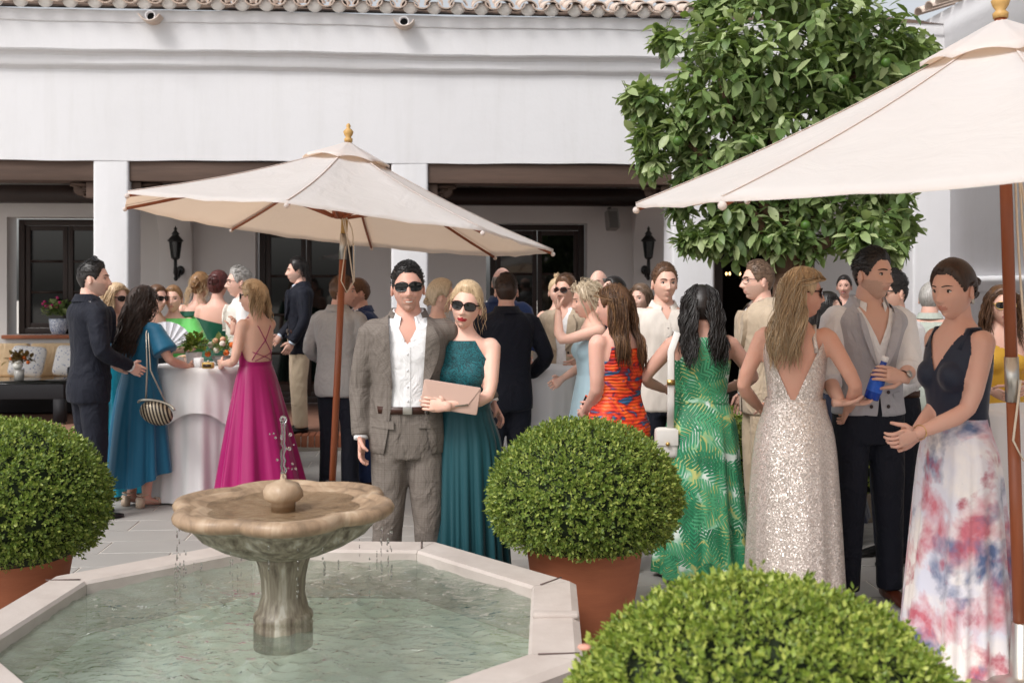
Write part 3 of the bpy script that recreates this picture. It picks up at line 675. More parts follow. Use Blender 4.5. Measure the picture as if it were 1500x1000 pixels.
kind(mb.build('light_string', mat('tiny_clear_bulbs', '#d8c8b4', .4), tr2), 'stuff')
V = []; F = []
for i in range(420):
    z = rs.uniform(-1, 1); a = rs.uniform(0, 6.28); q = math.sqrt(1 - z*z); dr = Vector((q*math.cos(a), q*math.sin(a), z)); p = Vector((-.1, 0, 3.2)) + dr*Vector((1, 1, 1)).length*.30*rs.uniform(.4, 1)
    for k in range(5):
        d = (dr + Vector((rs.gauss(0, .6), rs.gauss(0, .6), rs.gauss(-.3, .5)))).normalized(); L = rs.uniform(.07, .12); o = len(V); V += leaf_verts(p, d, Vector((0, 0, 1)), L, L*.24, .25); F += [tuple(x + o for x in q_) for q_ in LF]
kind(MB().add(V, F).build('crown', M_ORANGE, tr2), 'stuff')
# ================================================================== PEOPLE: library
_tmp = bpy.data.scenes.new('fuse_tmp')
def fuse(mb, voxel=.013, smooth=5, fac=.5):
    """union of overlapping closed shapes as one continuous smooth skin"""
    me = bpy.data.meshes.new('t'); me.from_pydata(mb.v, [], mb.f); o = bpy.data.objects.new('t', me); _tmp.collection.objects.link(o)
    m = o.modifiers.new('r', 'REMESH'); m.mode = 'VOXEL'; m.voxel_size = voxel
    if smooth: s = o.modifiers.new('s', 'SMOOTH'); s.iterations = smooth; s.factor = fac
    vl = _tmp.view_layers[0]; vl.update(); dg = vl.depsgraph
    ev = o.evaluated_get(dg); em = ev.to_mesh(); n = len(em.vertices)
    v = np.empty(n*3); em.vertices.foreach_get('co', v); nm = np.empty(n*3); em.vertices.foreach_get('normal', nm)
    f = [tuple(p.vertices) for p in em.polygons]; ev.to_mesh_clear()
    bpy.data.objects.remove(o); bpy.data.meshes.remove(me)
    return v.reshape(-1, 3), nm.reshape(-1, 3), f
def build_np(name, v, f, mats, parent, mi=None):
    me = bpy.data.meshes.new(name); me.from_pydata(v.tolist() if hasattr(v, 'tolist') else v, [], f)
    for m in (mats if isinstance(mats, (list, tuple)) else [mats]): me.materials.append(m)
    if mi is not None: me.polygons.foreach_set('material_index', mi)
    me.polygons.foreach_set('use_smooth', [True] * len(f)); me.update(); return link(name, me, parent)

# torso tables: z fraction of height, half width, front depth, back depth (metres at reference height)
T_M = np.array([(.44, .160, .095, .105), (.50, .172, .108, .122), (.54, .168, .110, .118), (.60, .155, .110, .098), (.64, .153, .110, .095), (.70, .163, .118, .105), (.75, .176, .124, .115), (.795, .180, .112, .115), (.824, .160, .092, .100), (.845, .105, .068, .080), (.864, .064, .050, .064), (.89, .057, .046, .060)])
T_F = np.array([(.44, .165, .098, .112), (.50, .176, .105, .128), (.54, .166, .104, .118), (.60, .132, .096, .088), (.635, .122, .092, .080), (.68, .130, .100, .085), (.725, .140, .108, .092), (.76, .145, .100, .095), (.795, .142, .082, .092), (.824, .118, .066, .084), (.845, .072, .052, .068), (.864, .049, .041, .052), (.89, .045, .040, .049)])
def sup(a, df, db, n=28, e=2.3):
    t = np.linspace(0, 2*np.pi, n, endpoint=False); c, s = np.cos(t), np.sin(t)
    x = a*np.sign(c)*np.abs(c)**(2/e); y = np.sign(s)*np.abs(s)**(2/e); return x, np.where(y < 0, y*df, y*db)

class Person:
    pass
def person(px, top, ppm, heading, sex, label, skin='#c98f72', z0=0.0, build=1.0, yaw=0, pitch=0, roll=0, arms=None, lean=0, hair_h=.024, H=None, stance=.10, cat='person', bust=1.0):
    p = Person(); d = FPX / ppm; p.d = d; p.f = sex == 'f'
    p.H = H or (CAM_H + (HORIZ - top) / ppm - z0 - hair_h); p.k = p.H / (1.67 if p.f else 1.78); p.build = build
    p.root = thing('person', label, cat, (xd(px, d), d, z0), R(heading)); p.root.rotation_euler = (0, R(lean), R(heading))
    p.T = T_F if p.f else T_M; p.yaw, p.pitch, p.roll = yaw, pitch, roll
    p.vox = .011 if ppm > 235 else .0135
    p.hs = (.222 if p.f else .236) / .236 * min(1.06, max(.96, p.k))
    p.skin = skin; p.stance = stance; p.seed = int(px*7 + top) % 1000; p.bust = bust
    p.sx = (.147 if p.f else .178) * p.k * build; p.sz = .814 * p.H
    l1, l2 = .170*p.H, .148*p.H; p.arm = {}
    arms = arms or {}; p_inv = Matrix.LocRotScale(p.root.location, p.root.rotation_euler, None).inverted()
    for s in (1, -1):
        S = Vector((s*p.sx, .012, p.sz)); spec = arms.get(s)
        if spec is None: spec = ((.27*s*(.92 if p.f else 1.08), -.04, .475*p.H), (s*.55, .6, 0))
        Wt = (p_inv @ at(*spec[0][1:])) if spec[0][0] == 'px' else Vector(spec[0]); hint = Vector(spec[1]); D = Wt - S; dist = min(D.length, l1 + l2 - .004); Dn = D.normalized(); Wt = S + Dn*dist
        a = (l1*l1 - l2*l2 + dist*dist) / (2*dist); h = math.sqrt(max(0, l1*l1 - a*a)); pv = hint - Dn*hint.dot(Dn); pv = pv.normalized() if pv.length > 1e-5 else Vector((0, 1, 0))
        E = S + Dn*a + pv*h; p.arm[s] = (S, E, Wt, spec[2] if len(spec) > 2 else None, spec[3] if len(spec) > 3 else None, spec[4] if len(spec) > 4 else .45)
    p.hc = Vector((0, -.018*p.hs, p.H - .122*p.hs)); p.piv = Vector((0, .02, p.H - .225*p.hs))
    p.hrot = Matrix.Rotation(R(yaw), 3, 'Z') @ Matrix.Rotation(R(pitch), 3, 'X') @ Matrix.Rotation(R(roll), 3, 'Y')
    p.world = lambda v: Matrix.LocRotScale(p.root.location, p.root.rotation_euler, None) @ Vector(v)
    return p
def headpt(p, q): return p.piv + p.hrot @ (p.hc + Vector(q)*p.hs - p.piv)
def width(p, zf, g=0):
    T = p.T; a = np.interp(zf, T[:, 0], T[:, 1])*p.k*p.build; f = np.interp(zf, T[:, 0], T[:, 2])*p.k*p.build; b = np.interp(zf, T[:, 0], T[:, 3])*p.k*p.build
    return a + g, f + g, b + g
def torso(p, mb, z0, z1, g=0, n=22, gf=None):
    rr = []
    for zf in np.linspace(z0, z1, n):
        gg = g if gf is None else g + gf(zf); a, f, b = width(p, zf, gg); x, y = sup(a, f, b); z = zf*p.H
        rr.append([(xx, yy + .008, z) for xx, yy in zip(x, y)])
    mb.rings(rr)
def busts(p, mb, g=0):
    if p.f:
        for s in (1, -1): mb.ell((s*.064*p.k, -.066*p.k, .725*p.H), (.056*p.k*p.bust + g, .052*p.k*p.bust + g, .060*p.k*p.bust + g))
def limb(mb, a, b, c, ra, rb, rc, g=0, n=12, m=5):
    pts = [a.lerp(b, t) for t in np.linspace(0, 1, m)] + [b.lerp(c, t) for t in np.linspace(0, 1, m)[1:]]
    # soften the bend
    pts[m-1] = pts[m-1]*.6 + (pts[m-2] + pts[m])*.2
    r = list(np.interp(np.linspace(0, 1, m), [0, .35, 1], ra)) + list(np.interp(np.linspace(0, 1, m)[1:], [0, .35, 1], rb))
    mb.tube(pts, [x + g for x in r], n)
def pale(h):
    return tuple(x + (1 - x) * k for x, k in zip(lin(h), (.26, .215, .20)))
def skinmat(hexc):
    nm = 'skin_' + hexc.strip('#')
    if nm in MATS: return MATS[nm]
    m, n, l, b = base_mat(nm); nt = m.node_tree; v = coords(nt); a = pale(hexc); f = noise(nt, v, 14, 5, .65)
    red = (a[0]*1.02, a[1]*.82, a[2]*.78, 1); l.new(mixc(nt, mathn(nt, 'MULTIPLY', f, .8), (*a, 1), red), b.inputs['Base Color'])
    b.inputs['Roughness'].default_value = .48; b.inputs['Specular IOR Level'].default_value = .35; b.inputs['Subsurface Weight'].default_value = .12; b.inputs['Subsurface Radius'].default_value = (.010, .004, .002); b.inputs['Subsurface Scale'].default_value = .6
    bumpn(nt, noise(nt, v, 160, 4), .08, .002, b); MATS[nm] = m; return m
M_EYEW = mat('eye_white', '#d9d2cb', .25, 0, 1, 0); M_IRIS = mat('brown_iris', '#24140d', .15, 0, 1, 0)
M_LENS = mat('black_lens', '#0a0a0b', .08, 0, 1, 0, spec=.6); M_TEETH = mat('teeth', '#e6e0d6', .3, 0, 1, 0)
def gs(x, c, s): return np.exp(-((x - c) / s) ** 2)
def head_grid(p, smile=0):
    nu, nv = 64, 56; V = np.zeros((nv + 1, nu, 3))
    for i in range(nv + 1):
        ph = -math.pi/2 + math.pi*i/nv
        for j in range(nu):
            u = -1 + 2*j/nu; th = math.copysign(abs(u)**1.55, u)*math.pi
            V[i, j] = (math.cos(ph)*math.sin(th), -math.cos(ph)*math.cos(th), math.sin(ph))
    x, y, z = V[..., 0]*.0745, V[..., 1]*.0985, V[..., 2]*.120
    fem = p.f; lo = np.clip(-z/.12, 0, 1)
    jaw = (.34 if fem else .25); x = x*(1 - jaw*lo**1.7)
    x = x*(1 + .05*gs(z, .045, .05)); back = np.clip(y/.0985, 0, 1)
    y = np.where(y > 0, y*(1 - .50*lo**1.1) + .004*back, y)
    y = np.where((y > 0) & (z > 0), y*(1 + .05*gs(z, .04, .05)), y)
    fr = np.clip(-y/.05, 0, 1)**1.0
    # square the lower face so that the chin comes forward
    y = np.where(y < 0, y - .016*lo**1.3*gs(x, 0, .045), y); z = np.where(z < 0, z + .010*lo*np.clip(np.abs(x)/.05, 0, 1)*fr, z)
    dy = np.zeros_like(y)
    nl = .022 if fem else .026
    ramp_ = np.clip((.026 - z)/.056, 0, 1)**1.2*(1/(1 + np.exp(-(z + .039)/.0022)))
    dy -= nl*ramp_*np.exp(-(x/(.0085 + .006*np.clip((.0 - z)/.035, 0, 1)))**2)
    dy -= .007*(gs(x, .0125, .006) + gs(x, -.0125, .006))*gs(z, -.033, .006)
    for s in (1, -1): dy += .011*gs(x, s*.031, .017)*gs(z, .006, .012); dy -= .004*gs(x, s*.045, .018)*gs(z, -.022, .018)
    dy -= (.0025 if fem else .005)*gs(z, .030, .008)*gs(x, 0, .048)
    dy -= .0065*gs(x, 0, .021)*(gs(z, -.0595, .0048) + .95*gs(z, -.0715, .0050)); dy += .003*gs(z, -.0655, .0022)*gs(x, 0, .024)
    dy += .005*gs(z, -.083, .006)*gs(x, 0, .03); dy -= (.005 if fem else .008)*gs(x, 0, .02)*gs(z, -.103, .013)
    if smile:
        for s in (1, -1): dy -= .005*smile*gs(x, s*.036, .012)*gs(z, -.035, .012); dy += .003*smile*gs(x, s*.029, .005)*gs(z, -.058, .01)
    y = y + dy*fr
    return np.stack([x, y, z], -1)
def face_y(G, x, z):
    fr = G[(G[..., 1] < -.02)]; d = (fr[:, 0] - x)**2 + (fr[:, 2] - z)**2; return fr[np.argmin(d), 1]
def add_head(p, V, F, MI, hairline_beard=None, smile=0, teeth=False, brow='#2a1a12', lips=None):
    G = head_grid(p, smile); p.G = G; nv, nu = G.shape[0] - 1, G.shape[1]; o = len(V)
    for q in G.reshape(-1, 3): V.append(tuple(headpt(p, q)))
    C = G
    for i in range(nv):
        for j in range(nu):
            k = (j + 1) % nu; F.append((o+i*nu+j, o+i*nu+k, o+(i+1)*nu+k, o+(i+1)*nu+j)); c = (C[i, j] + C[i+1, k])*.5; mi = 0
            x, y, z = c
            if y < -.045:
                w = .0235 + .004*smile; zz = z - .004*smile*(x/.02)**2
                if (x/w)**2 + ((zz + .0655)/.0115)**2 < 1: mi = 1
                if teeth and (x/(w*.78))**2 + ((zz + .0655)/.0042)**2 < 1: mi = 4
            if hairline_beard and mi == 0 and hairline_beard(x, y, z): mi = 5
            MI.append(mi)
    def put(mb, mi):
        oo = len(V); V.extend([tuple(headpt(p, q)) for q in mb.v]); F.extend([tuple(i + oo for i in f) for f in mb.f]); MI.extend([mi]*len(mb.f))
    for s in (1, -1):
        ey = face_y(G, s*.031, .006)
        mb = MB(); mb.ell((s*.031, ey + .0055, .006), (.0130, .010, .0060), 12, 8); put(mb, 2)
        mb = MB(); mb.ell((s*.031, ey - .0028, .0062), (.0058, .003, .0062), 10, 6); put(mb, 3)
        mb = MB(); mb.tube([(s*(.031 + q*.0155), ey - .004 + .005*q*q, .0115 + .002 - .005*q*q) for q in (-1, -.5, 0, .5, 1)], [.0012, .0024, .0026, .0026, .0012], 6); put(mb, 3)
        mb = MB(); pts = []
        for q in np.linspace(0, 1, 6):
            bx = s*(.013 + q*.038); bz = .0275 + .006*math.sin(q*2.4) - .004*q; pts.append((bx, face_y(G, bx, bz) - .0015, bz))
        mb.tube(pts, [(.0035 if not p.f else .0024)*w for w in (.8, 1.1, 1.1, 1, .8, .3)], 6); put(mb, 6)
        mb = MB(); er = Matrix.Rotation(s*.35, 3, 'Z') @ Matrix.Rotation(-.18, 3, 'X'); c = Vector((s*.0765, .014, -.004))
        mb.ell(c, (.009, .019, .031), 12, 8, er); mb.ell(c + Vector((s*.004, -.002, -.022)), (.008, .010, .011), 8, 6, er); put(mb, 0)
def add_hand(p, V, F, MI, s):
    S, E, Wt, fd, pn, curl = p.arm[s]; k = (.87 if p.f else 1.0)*p.k
    Fd = Vector(fd).normalized() if fd is not None else (Wt - E).normalized(); N = Vector(pn) if pn is not None else Vector((-s, -.2, 0)); N = (N - Fd*N.dot(Fd)).normalized(); Sd = Fd.cross(N)
    T = Sd if Sd.dot(Vector((0, -1, .3))) > 0 else -Sd      # thumb side: forward / up
    mb = MB(); W0 = Wt - Fd*.02
    rr = []
    for q, w, h in ((-.02, .026, .021), (.01, .029, .019), (.045, .040, .0165), (.078, .043, .0150), (.098, .040, .012)):
        c = W0 + Fd*q*k + N*.002
        rr.append([c + T*(w*k*math.cos(a)) + N*(h*k*math.sin(a)) for a in np.linspace(0, 2*math.pi, 12, endpoint=False)])
    mb.rings(rr)
    for i, (off, L) in enumerate(((.030, .072), (.0105, .080), (-.0095, .074), (-.029, .058))):
        b = W0 + Fd*.088*k + T*off*k; dr = Fd + T*(off*1.6); dr.normalize(); pts = [b - dr*.02]; r = []; cc = curl*(1 + .12*i); ax = dr.cross(N).normalized()
        cur = dr.copy()
        for sg in (.46, .30, .24):
            pts.append(pts[-1] + cur*(L*sg*k + (.02 if sg == .46 else 0))); cur = Matrix.Rotation(cc, 3, ax) @ cur
        mb.tube(pts, [.0092*k, .0088*k, .0078*k, .0060*k], 8); mb.ell(pts[-1], .0062*k, 8, 5)
    b = W0 + Fd*.025*k + T*.026*k; d1 = (Fd*.75 + T*.75 + N*.35).normalized(); d2 = (Fd*1.0 + T*.25 + N*(.3 + curl*.5)).normalized()
    pts = [b, b + d1*.038*k, b + d1*.038*k + d2*.030*k, b + d1*.038*k + (d2 + N*.2)*.052*k]; mb.tube(pts, [.0135*k, .0115*k, .0095*k, .007*k], 8); mb.ell(pts[-1], .007*k, 8, 5)
    oo = len(V); V.extend([tuple(q) for q in mb.v]); F.extend([tuple(i + oo for i in f) for f in mb.f]); MI.extend([0]*len(mb.f))
def legs(p): 
    o = []
    for s in (1, -1): o.append((Vector((s*.088*p.k, .01, .50*p.H)), Vector((s*(.05 + p.stance*.45), -.012, .28*p.H)), Vector((s*p.stance, .015, .045*p.H))))
    return o
def body(p, lipcol=None, beard=None, beardcol='#3a2a20', smile=0, teeth=False, browcol='#2a1a12', show_legs=True):
    mb = MB(); k = p.k; fa = .86 if p.f else 1.0
    torso(p, mb, .455, .885); busts(p, mb)
    mb.tube([(0, .022, .82*p.H), tuple(p.piv*.75 + p.hc*.25), tuple(headpt(p, (0, .018, -.03)))], [(.052 if p.f else .064)*k, (.046 if p.f else .058)*k, (.046 if p.f else .056)*k], 16)
    for s in (1, -1):
        S, E, Wt = p.arm[s][:3]; b = p.build
        mb.ell(S + Vector((-s*.012, 0, -.012)), (.056*fa*k*b, .058*fa*k*b, .060*fa*k*b)); limb(mb, S, E, Wt, [x*fa*k*b for x in (.050, .049, .038)], [x*fa*k for x in (.041, .042, .026)], None)
    if show_legs:
        for h, kn, an in legs(p):
            limb(mb, h, kn, an, [x*k for x in (.088, .080, .055)], [x*k for x in (.054, .055, .034)], None)
            if p.f: mb.tube([an + Vector((0, .045, -.02)), an + Vector((0, -.02, -.03)), an + Vector((0, -.10, -.055)), an + Vector((0, -.155, -.062))], [(.026, .028), (.032, .032), (.022, .036), (.012, .028)], 10)
    v, nrm, f = fuse(mb, p.vox, 4); V = [tuple(x) for x in v]; F = list(f); MI = [0]*len(F)
    a = pale(p.skin); lipm = mat('lip_' + (lipcol or p.skin).strip('#') + p.skin.strip('#'), lipcol or ((a[0]*.80, a[1]*.56, a[2]*.54) if p.f else (a[0]*.82, a[1]*.66, a[2]*.64)), .35, .1, 40, 0)
    bm_ = mat('stubble_' + beardcol.strip('#') + p.skin.strip('#'), tuple(.91*x + .09*y for x, y in zip(a, lin(beardcol))), .7, .3, 300, .2, 300, .001)
    add_head(p, V, F, MI, beard, smile, teeth); 
    for s in (1, -1): add_hand(p, V, F, MI, s)
    p.body = build_np('body', V, F, [skinmat(p.skin), lipm, M_EYEW, M_IRIS, M_TEETH, bm_, mat('brow_' + browcol.strip('#'), browcol, .8, .2, 200)], p.root, MI)
    return p
def wrinkle(v, n, amp, seed, k=10, zs=(1, 1, .55)):
    return v + n*(amp*wob(v*np.array(zs), seed, k) + .55*amp*wob(v*np.array(zs), seed + 1, k*2.3))[:, None]
def cutfn(v, f, F, vox):
    """remove faces where F(x,y,z) > 0; nudge nearby vertices so that the edge is clean"""
    val = F(v); eps = 1e-4; g = np.zeros_like(v)
    for a in range(3):
        q = v.copy(); q[:, a] += eps; g[:, a] = (F(q) - val)/eps
    gl = np.linalg.norm(g, axis=1) + 1e-9; dist = val/gl; m = (np.abs(dist) < vox*.62) & (gl > 1e-3) & (gl < 50)
    v = v.copy(); v[m] -= g[m]/gl[m][:, None]*dist[m][:, None]; val = np.where(m, 0, val); f2 = [q for q in f if not (max(val[i] for i in q) > 0 or all(val[i] == 0 for i in q) and F(v[list(q)].mean(0, keepdims=True))[0] > -1e-4)]
    return v, f2
def garment(p, name, mb, m, amp=.004, cut=None, seed=0, smooth=5, k=10, vox=None):
    vx = vox or p.vox; v, n, f = fuse(mb, vx, smooth)
    if amp: v = wrinkle(v, n, amp, p.seed + seed, k)
    p.last = BVHTree.FromPolygons([tuple(x) for x in v], f)
    if cut: v, f = cutfn(v, f, cut, vx)
    return build_np(name, v, f, m, p.root)
def surf_y(bvh, x, z, front=True, default=-.12):
    r = bvh.ray_cast(Vector((x, -1 if front else 1, z)), Vector((0, 1 if front else -1, 0)))
    return r[0].y if r[0] is not None else default
def patch(p, name, bvh, L, Rr, m, off=.006, n=10, w=5, front=True, parent=None, thick=.004, lift=0.0):
    """cloth strip lying on a garment between two (x,z) edge curves"""
    sg = -1 if front else 1; top = []; 
    for t in np.linspace(0, 1, n):
        a = np.array([np.interp(t, np.linspace(0, 1, len(L)), [q[i] for q in L]) for i in (0, 1)]); b = np.array([np.interp(t, np.linspace(0, 1, len(Rr)), [q[i] for q in Rr]) for i in (0, 1)]); row = []
        for s in np.linspace(0, 1, w):
            q = a*(1 - s) + b*s; row.append((q[0], surf_y(bvh, q[0], q[1], front) + sg*(off + lift*s), q[1]))
        top.append(row)
    mb = MB(); mb.grid(top); bot = [[(x, y - sg*(thick + off*.6 + lift), z) for x, y, z in r] for r in top]
    mb.grid([top[0], bot[0]]); mb.grid([top[-1], bot[-1]]); mb.grid([[r[0] for r in top], [r[0] for r in bot]]); mb.grid([[r[-1] for r in top], [r[-1] for r in bot]])
    return mb.build(name, m, parent if parent is not None else p.root)
def sleeves(p, mb, g, end=.97, flare=0, start=(.058, .056, .046), fore=(.046, .044, .036)):
    k = p.k; fa = .9 if p.f else 1
    for s in (1, -1):
        S, E, Wt = p.arm[s][:3]; We = E.lerp(Wt, end)
        mb.ell(S + Vector((-s*.014, 0, -.010)), ((.060*fa)*k + g, .062*fa*k + g, .058*fa*k + g)); limb(mb, S, E, We, [x*k*fa for x in start], [x*k*fa for x in fore], None, g)
def short_sleeves(p, mb, g, frac=.6, flare=.02):
    for s in (1, -1):
        S, E, _ = p.arm[s][:3]; e = S.lerp(E, frac); k = p.k
        mb.ell(S + Vector((-s*.014, 0, -.010)), (.058*k + g, .060*k + g, .056*k + g)); mb.tube([S, S.lerp(e, .5), e], [.054*k + g, .054*k + g + flare*.4, .05*k + g + flare], 14)
def trousers(p, m, g=.012, belt=None, top=.60, wide=1.0, hem=.035):
    mb = MB(); torso(p, mb, .455, top, g); k = p.k
    for h, kn, an in legs(p):
        an2 = Vector((an.x, an.y, hem*p.H)); h2 = h + Vector((0, 0, .0))
        limb(mb, h2, kn, an2, [x*k*wide for x in (.092, .088, .072)], [x*k*wide for x in (.070, .066, .062)], None, g*.6, 16)
    o = garment(p, 'trousers', mb, m, .0045, None, 11, 4, 9); p.tr_bvh = p.last
    if belt:
        a, f, b = width(p, top - .012, g + .006); x, y = sup(a, f, b, 40); hh = .018
        bt = MB().rings([[(xx*s_, (yy*s_) + .008, (top - .012)*p.H + dz) for xx, yy in zip(x, y)] for dz, s_ in ((-hh, .97), (-hh, 1.0), (hh, 1.0), (hh, .97))], cap=False).build('belt', belt, p.root)
        MB().box((0, -f - .003 + .008, (top - .012)*p.H), (.045, .008, .036)).build('buckle', M_STEEL, bt, bevel=.002)
    return o
def shoes(p, m, toe=.19):
    for s in (1, -1):
        an = legs(p)[0 if s == 1 else 1][2]; x = an.x; rr = []
        for y, w, h, z in ((.075, .018, .03, .03), (.06, .034, .075, 0), (.0, .040, .078, 0), (-.06, .042, .062, 0), (-.13, .046, .042, 0), (-.18, .038, .034, 0), (-.205, .014, .022, .004)):
            t = np.linspace(0, 2*np.pi, 14, endpoint=False); rr.append([(x + s*.012*(-y > .05) + w*math.cos(a), y + .01, max(0.004, z + h*.5 + h*.5*math.sin(a)*(1 if math.sin(a) > 0 else 1))) for a in t])
        MB().rings(rr).build('shoe', m, p.root)
def collar(p, m, r=.083, h=.042, gap=30, tip=.045, z=None, lean=.25, parent=None, spread=1.0):
    """turned-down shirt collar: a stand and a folded leaf with two points"""
    z = z or .850*p.H; k = p.k; rows = [[], [], [], []]; A = np.radians(np.linspace(gap, 360 - gap, 34))
    for a in A:
        fr = max(0, math.cos(a)); pt = max(0, (math.cos(a) - .45)/.55); x, y = math.sin(a), -math.cos(a); lift = -.030*fr + .012*(1 - fr)
        for i, (rr, dz) in enumerate(((.88, -.012), (.96, h*.72), (1.03, h*.70), (1.22 + .14*pt, -.010 - tip*pt*spread))): rows[i].append((x*r*k*rr*(.88 if i < 3 else .95), y*r*k*rr + .006, z + dz + lift))
    mb = MB(); mb.grid(rows); mb.grid([[(x*.985, y*.985, zz - .003) for x, y, zz in r_] for r_ in rows]); return mb.build('collar', m, parent if parent is not None else p.root)
def shirt_core(p, m, g=.009, z0=.588, z1=.852, vneck=None, amp=.003, name='shirt', slv=None, vw=.5):
    mb = MB(); torso(p, mb, z0, z1, g); busts(p, mb, g)
    if slv: slv(mb)
    zb = vneck
    cut = None
    if vneck: cut = lambda v: np.where((v[:, 1] < 0.02), np.minimum((v[:, 2] - vneck*p.H)*vw - np.abs(v[:, 0]), .2 + 0*v[:, 0]), -1.0)
    o = garment(p, name, mb, m, amp, cut, 3, 4, 12); p.sh_bvh = p.last; return o
def jacket(p, m, hem=.455, V=.665, opened=0.0, neckw=.052, lap=.075, lapel=True, g=.020, btn=2, btnmat=None, name='jacket', sleeve=True, end=.96, under=None, pockets=True, back=False, amp=.0065, lapmat=None):
    mb = MB(); H = p.H
    torso(p, mb, hem, .857, g, 26, lambda zf: .010*np.clip((.56 - zf)/.1, 0, 1) + .012*np.exp(-((zf - .81)/.03)**2)); busts(p, mb, g)
    if sleeve: sleeves(p, mb, .012, end)
    ztop = .838*H; zv = V*H; zh = hem*H
    def w(z):
        up = np.clip((z - zv)/(ztop - zv), 0, 1); lo = np.clip((zv - z)/(zv - zh), 0, 1)
        return np.where(z > zv, opened + (neckw - opened*.55)*up**.9, opened + (.018 + opened*.35)*lo**1.6 - (.004 if opened == 0 else 0))
    cut = lambda v: np.where((v[:, 1] < .015) & (v[:, 2] > zh - .01), w(v[:, 2]) - np.abs(v[:, 0]), -1.0)
    o = garment(p, name, mb, m, amp, cut, 5, 5, 9); bvh = p.last; p.jk_bvh = bvh
    if lapel and not back:
        for s in (1, -1):
            zs = np.linspace(zv + .0, ztop - .02, 6); inner = [(s*(float(w(np.array(z))) - .002), z) for z in zs]
            outer = [(s*(float(w(np.array(z))) + lap*f), z) for z, f in zip(zs, (.06, .55, .85, 1.0, .95, .45))]
            patch(p, 'lapel', bvh, inner, outer, lapmat or m, .008, 12, 6, parent=o, thick=.006, lift=.020)
    # collar roll round the back of the neck
    rows = [[], [], []]
    for a in np.radians(np.linspace(48, 312, 26)):
        x, y = math.sin(a), -math.cos(a); dz = -.035*max(0, math.cos(a))
        for i, (rr, zz) in enumerate(((.076, .862), (.086, .876), (.112, .846))): rows[i].append((x*rr*p.k, y*rr*p.k + .016, zz*H + dz))
    MB().grid(rows).build('collar', m, o)
    if btn and not back:
        for i in range(btn): zb = zv - .02 - i*.10; xb = (opened + .022 if opened else .0); MB().ell((xb, surf_y(bvh, xb, zb) - .004, zb), (.010, .004, .010), 10, 6).build('button', btnmat or mat('horn_button', '#2b211b', .4), o)
    if pockets and not back:
        for s in (1, -1): x = s*.118*p.k; zp = .555*H; patch(p, 'pocket_flap', bvh, [(x - .065, zp + .02), (x - .065, zp - .018)], [(x + .05, zp + .014), (x + .05, zp - .024)], m, .005, 4, 5, parent=o, thick=.002)
    if sleeve and under is not None:
        for s in (1, -1): S, E, Wt = p.arm[s][:3]; a = E.lerp(Wt, end - .03); b = E.lerp(Wt, end + .05); MB().tube([a, b], .036*p.k, 14).build('cuff', under, p.root)
    return o
def cloth_mat(name, col, rough=.75, var=.12, weave=900, sheen=.15, bump=.12, vs=7): return mat(name, col, rough, var, vs, bump, weave, .0015, sheen=sheen, spec=.25, crumple=.022)
def skirt(p, m, zt, zh, rt=None, rh=(.30, .27), n=12, amp=.10, seed=0, name='skirt', curve=1.0, shift=(0, 0), wave=0, rows=30, cols=128, g=.012, hip=True, hemf=None):
    rs = np.random.RandomState(seed + p.seed); a0, f0, b0 = width(p, zt, g); t = np.linspace(0, 2*np.pi, cols, endpoint=False); P = []
    ph = rs.rand(4)*6.28; na = [n, n*1.6 + 1, n*.55 + 1, n*2.3 + 1]
    fold = sum(w*np.sin(np.round(q)*t + h + .7*np.sin(2*t + h)) for q, w, h in zip(na, (1, .5, .7, .3), ph))/1.8; fold = 1.25*np.tanh(1.6*fold) - .25*np.abs(fold)
    for i in range(rows + 1):
        q = i/rows; zz = zt + (zh - zt)*q; e = q**curve; a, f, b = a0*(1 - e) + rh[0]*e, f0*(1 - e) + rh[1]*e, b0*(1 - e) + rh[1]*e
        if hip:
            A, Fr, Bk = width(p, max(zz, .5), g); s_ = min(1, max(0, (.5 - zz)/max(.01, .5 - zh)))**curve; a, f, b = max(a, A + (rh[0] - A)*s_), max(f, Fr + (rh[1] - Fr)*s_), max(b, Bk + (rh[1] - Bk)*s_)
        x = np.cos(t); y = np.sin(t); fd = 1 + amp*(q**.8)*fold
        X = a*x*fd + shift[0]*q; Y = np.where(y < 0, f, b)*y*fd + .008 + shift[1]*q; Z = zz*p.H + (wave*np.sin(3*t + ph[0])*q if wave else 0)*np.ones_like(t)
        if hemf is not None: Z = Z + hemf(t)*q**3
        P.append([tuple(w) for w in zip(X, Y, Z)])
    o = MB().grid(P, wrap=True).build(name, m, p.root); return o
def bodice(p, m, z0=.60, z1=.80, g=.008, cut=None, name='bodice', slv=None, amp=.002):
    if p.d < 6.2: p.vox = .0085
    mb = MB(); torso(p, mb, z0, z1, g); busts(p, mb, g)
    if slv: slv(mb)
    return garment(p, name, mb, m, amp, cut, 7, 3, 14)
def strap(p, pts, m, r=.006, name='strap', flat=2.2, parent=None): return MB().tube(pts, [(r, r*flat)]*len(pts), 6).build(name, m, parent if parent is not None else p.root)
def over(p, x, z, front, off=.006, bvh=None):
    return (x, surf_y(bvh or p.skin_bvh, x, z, front, 0) + (-off if front else off), z)
def mk_bvh(p):
    me = p.body.data; p.skin_bvh = BVHTree.FromPolygons([tuple(v.co) for v in me.vertices], [tuple(q.vertices) for q in me.polygons])

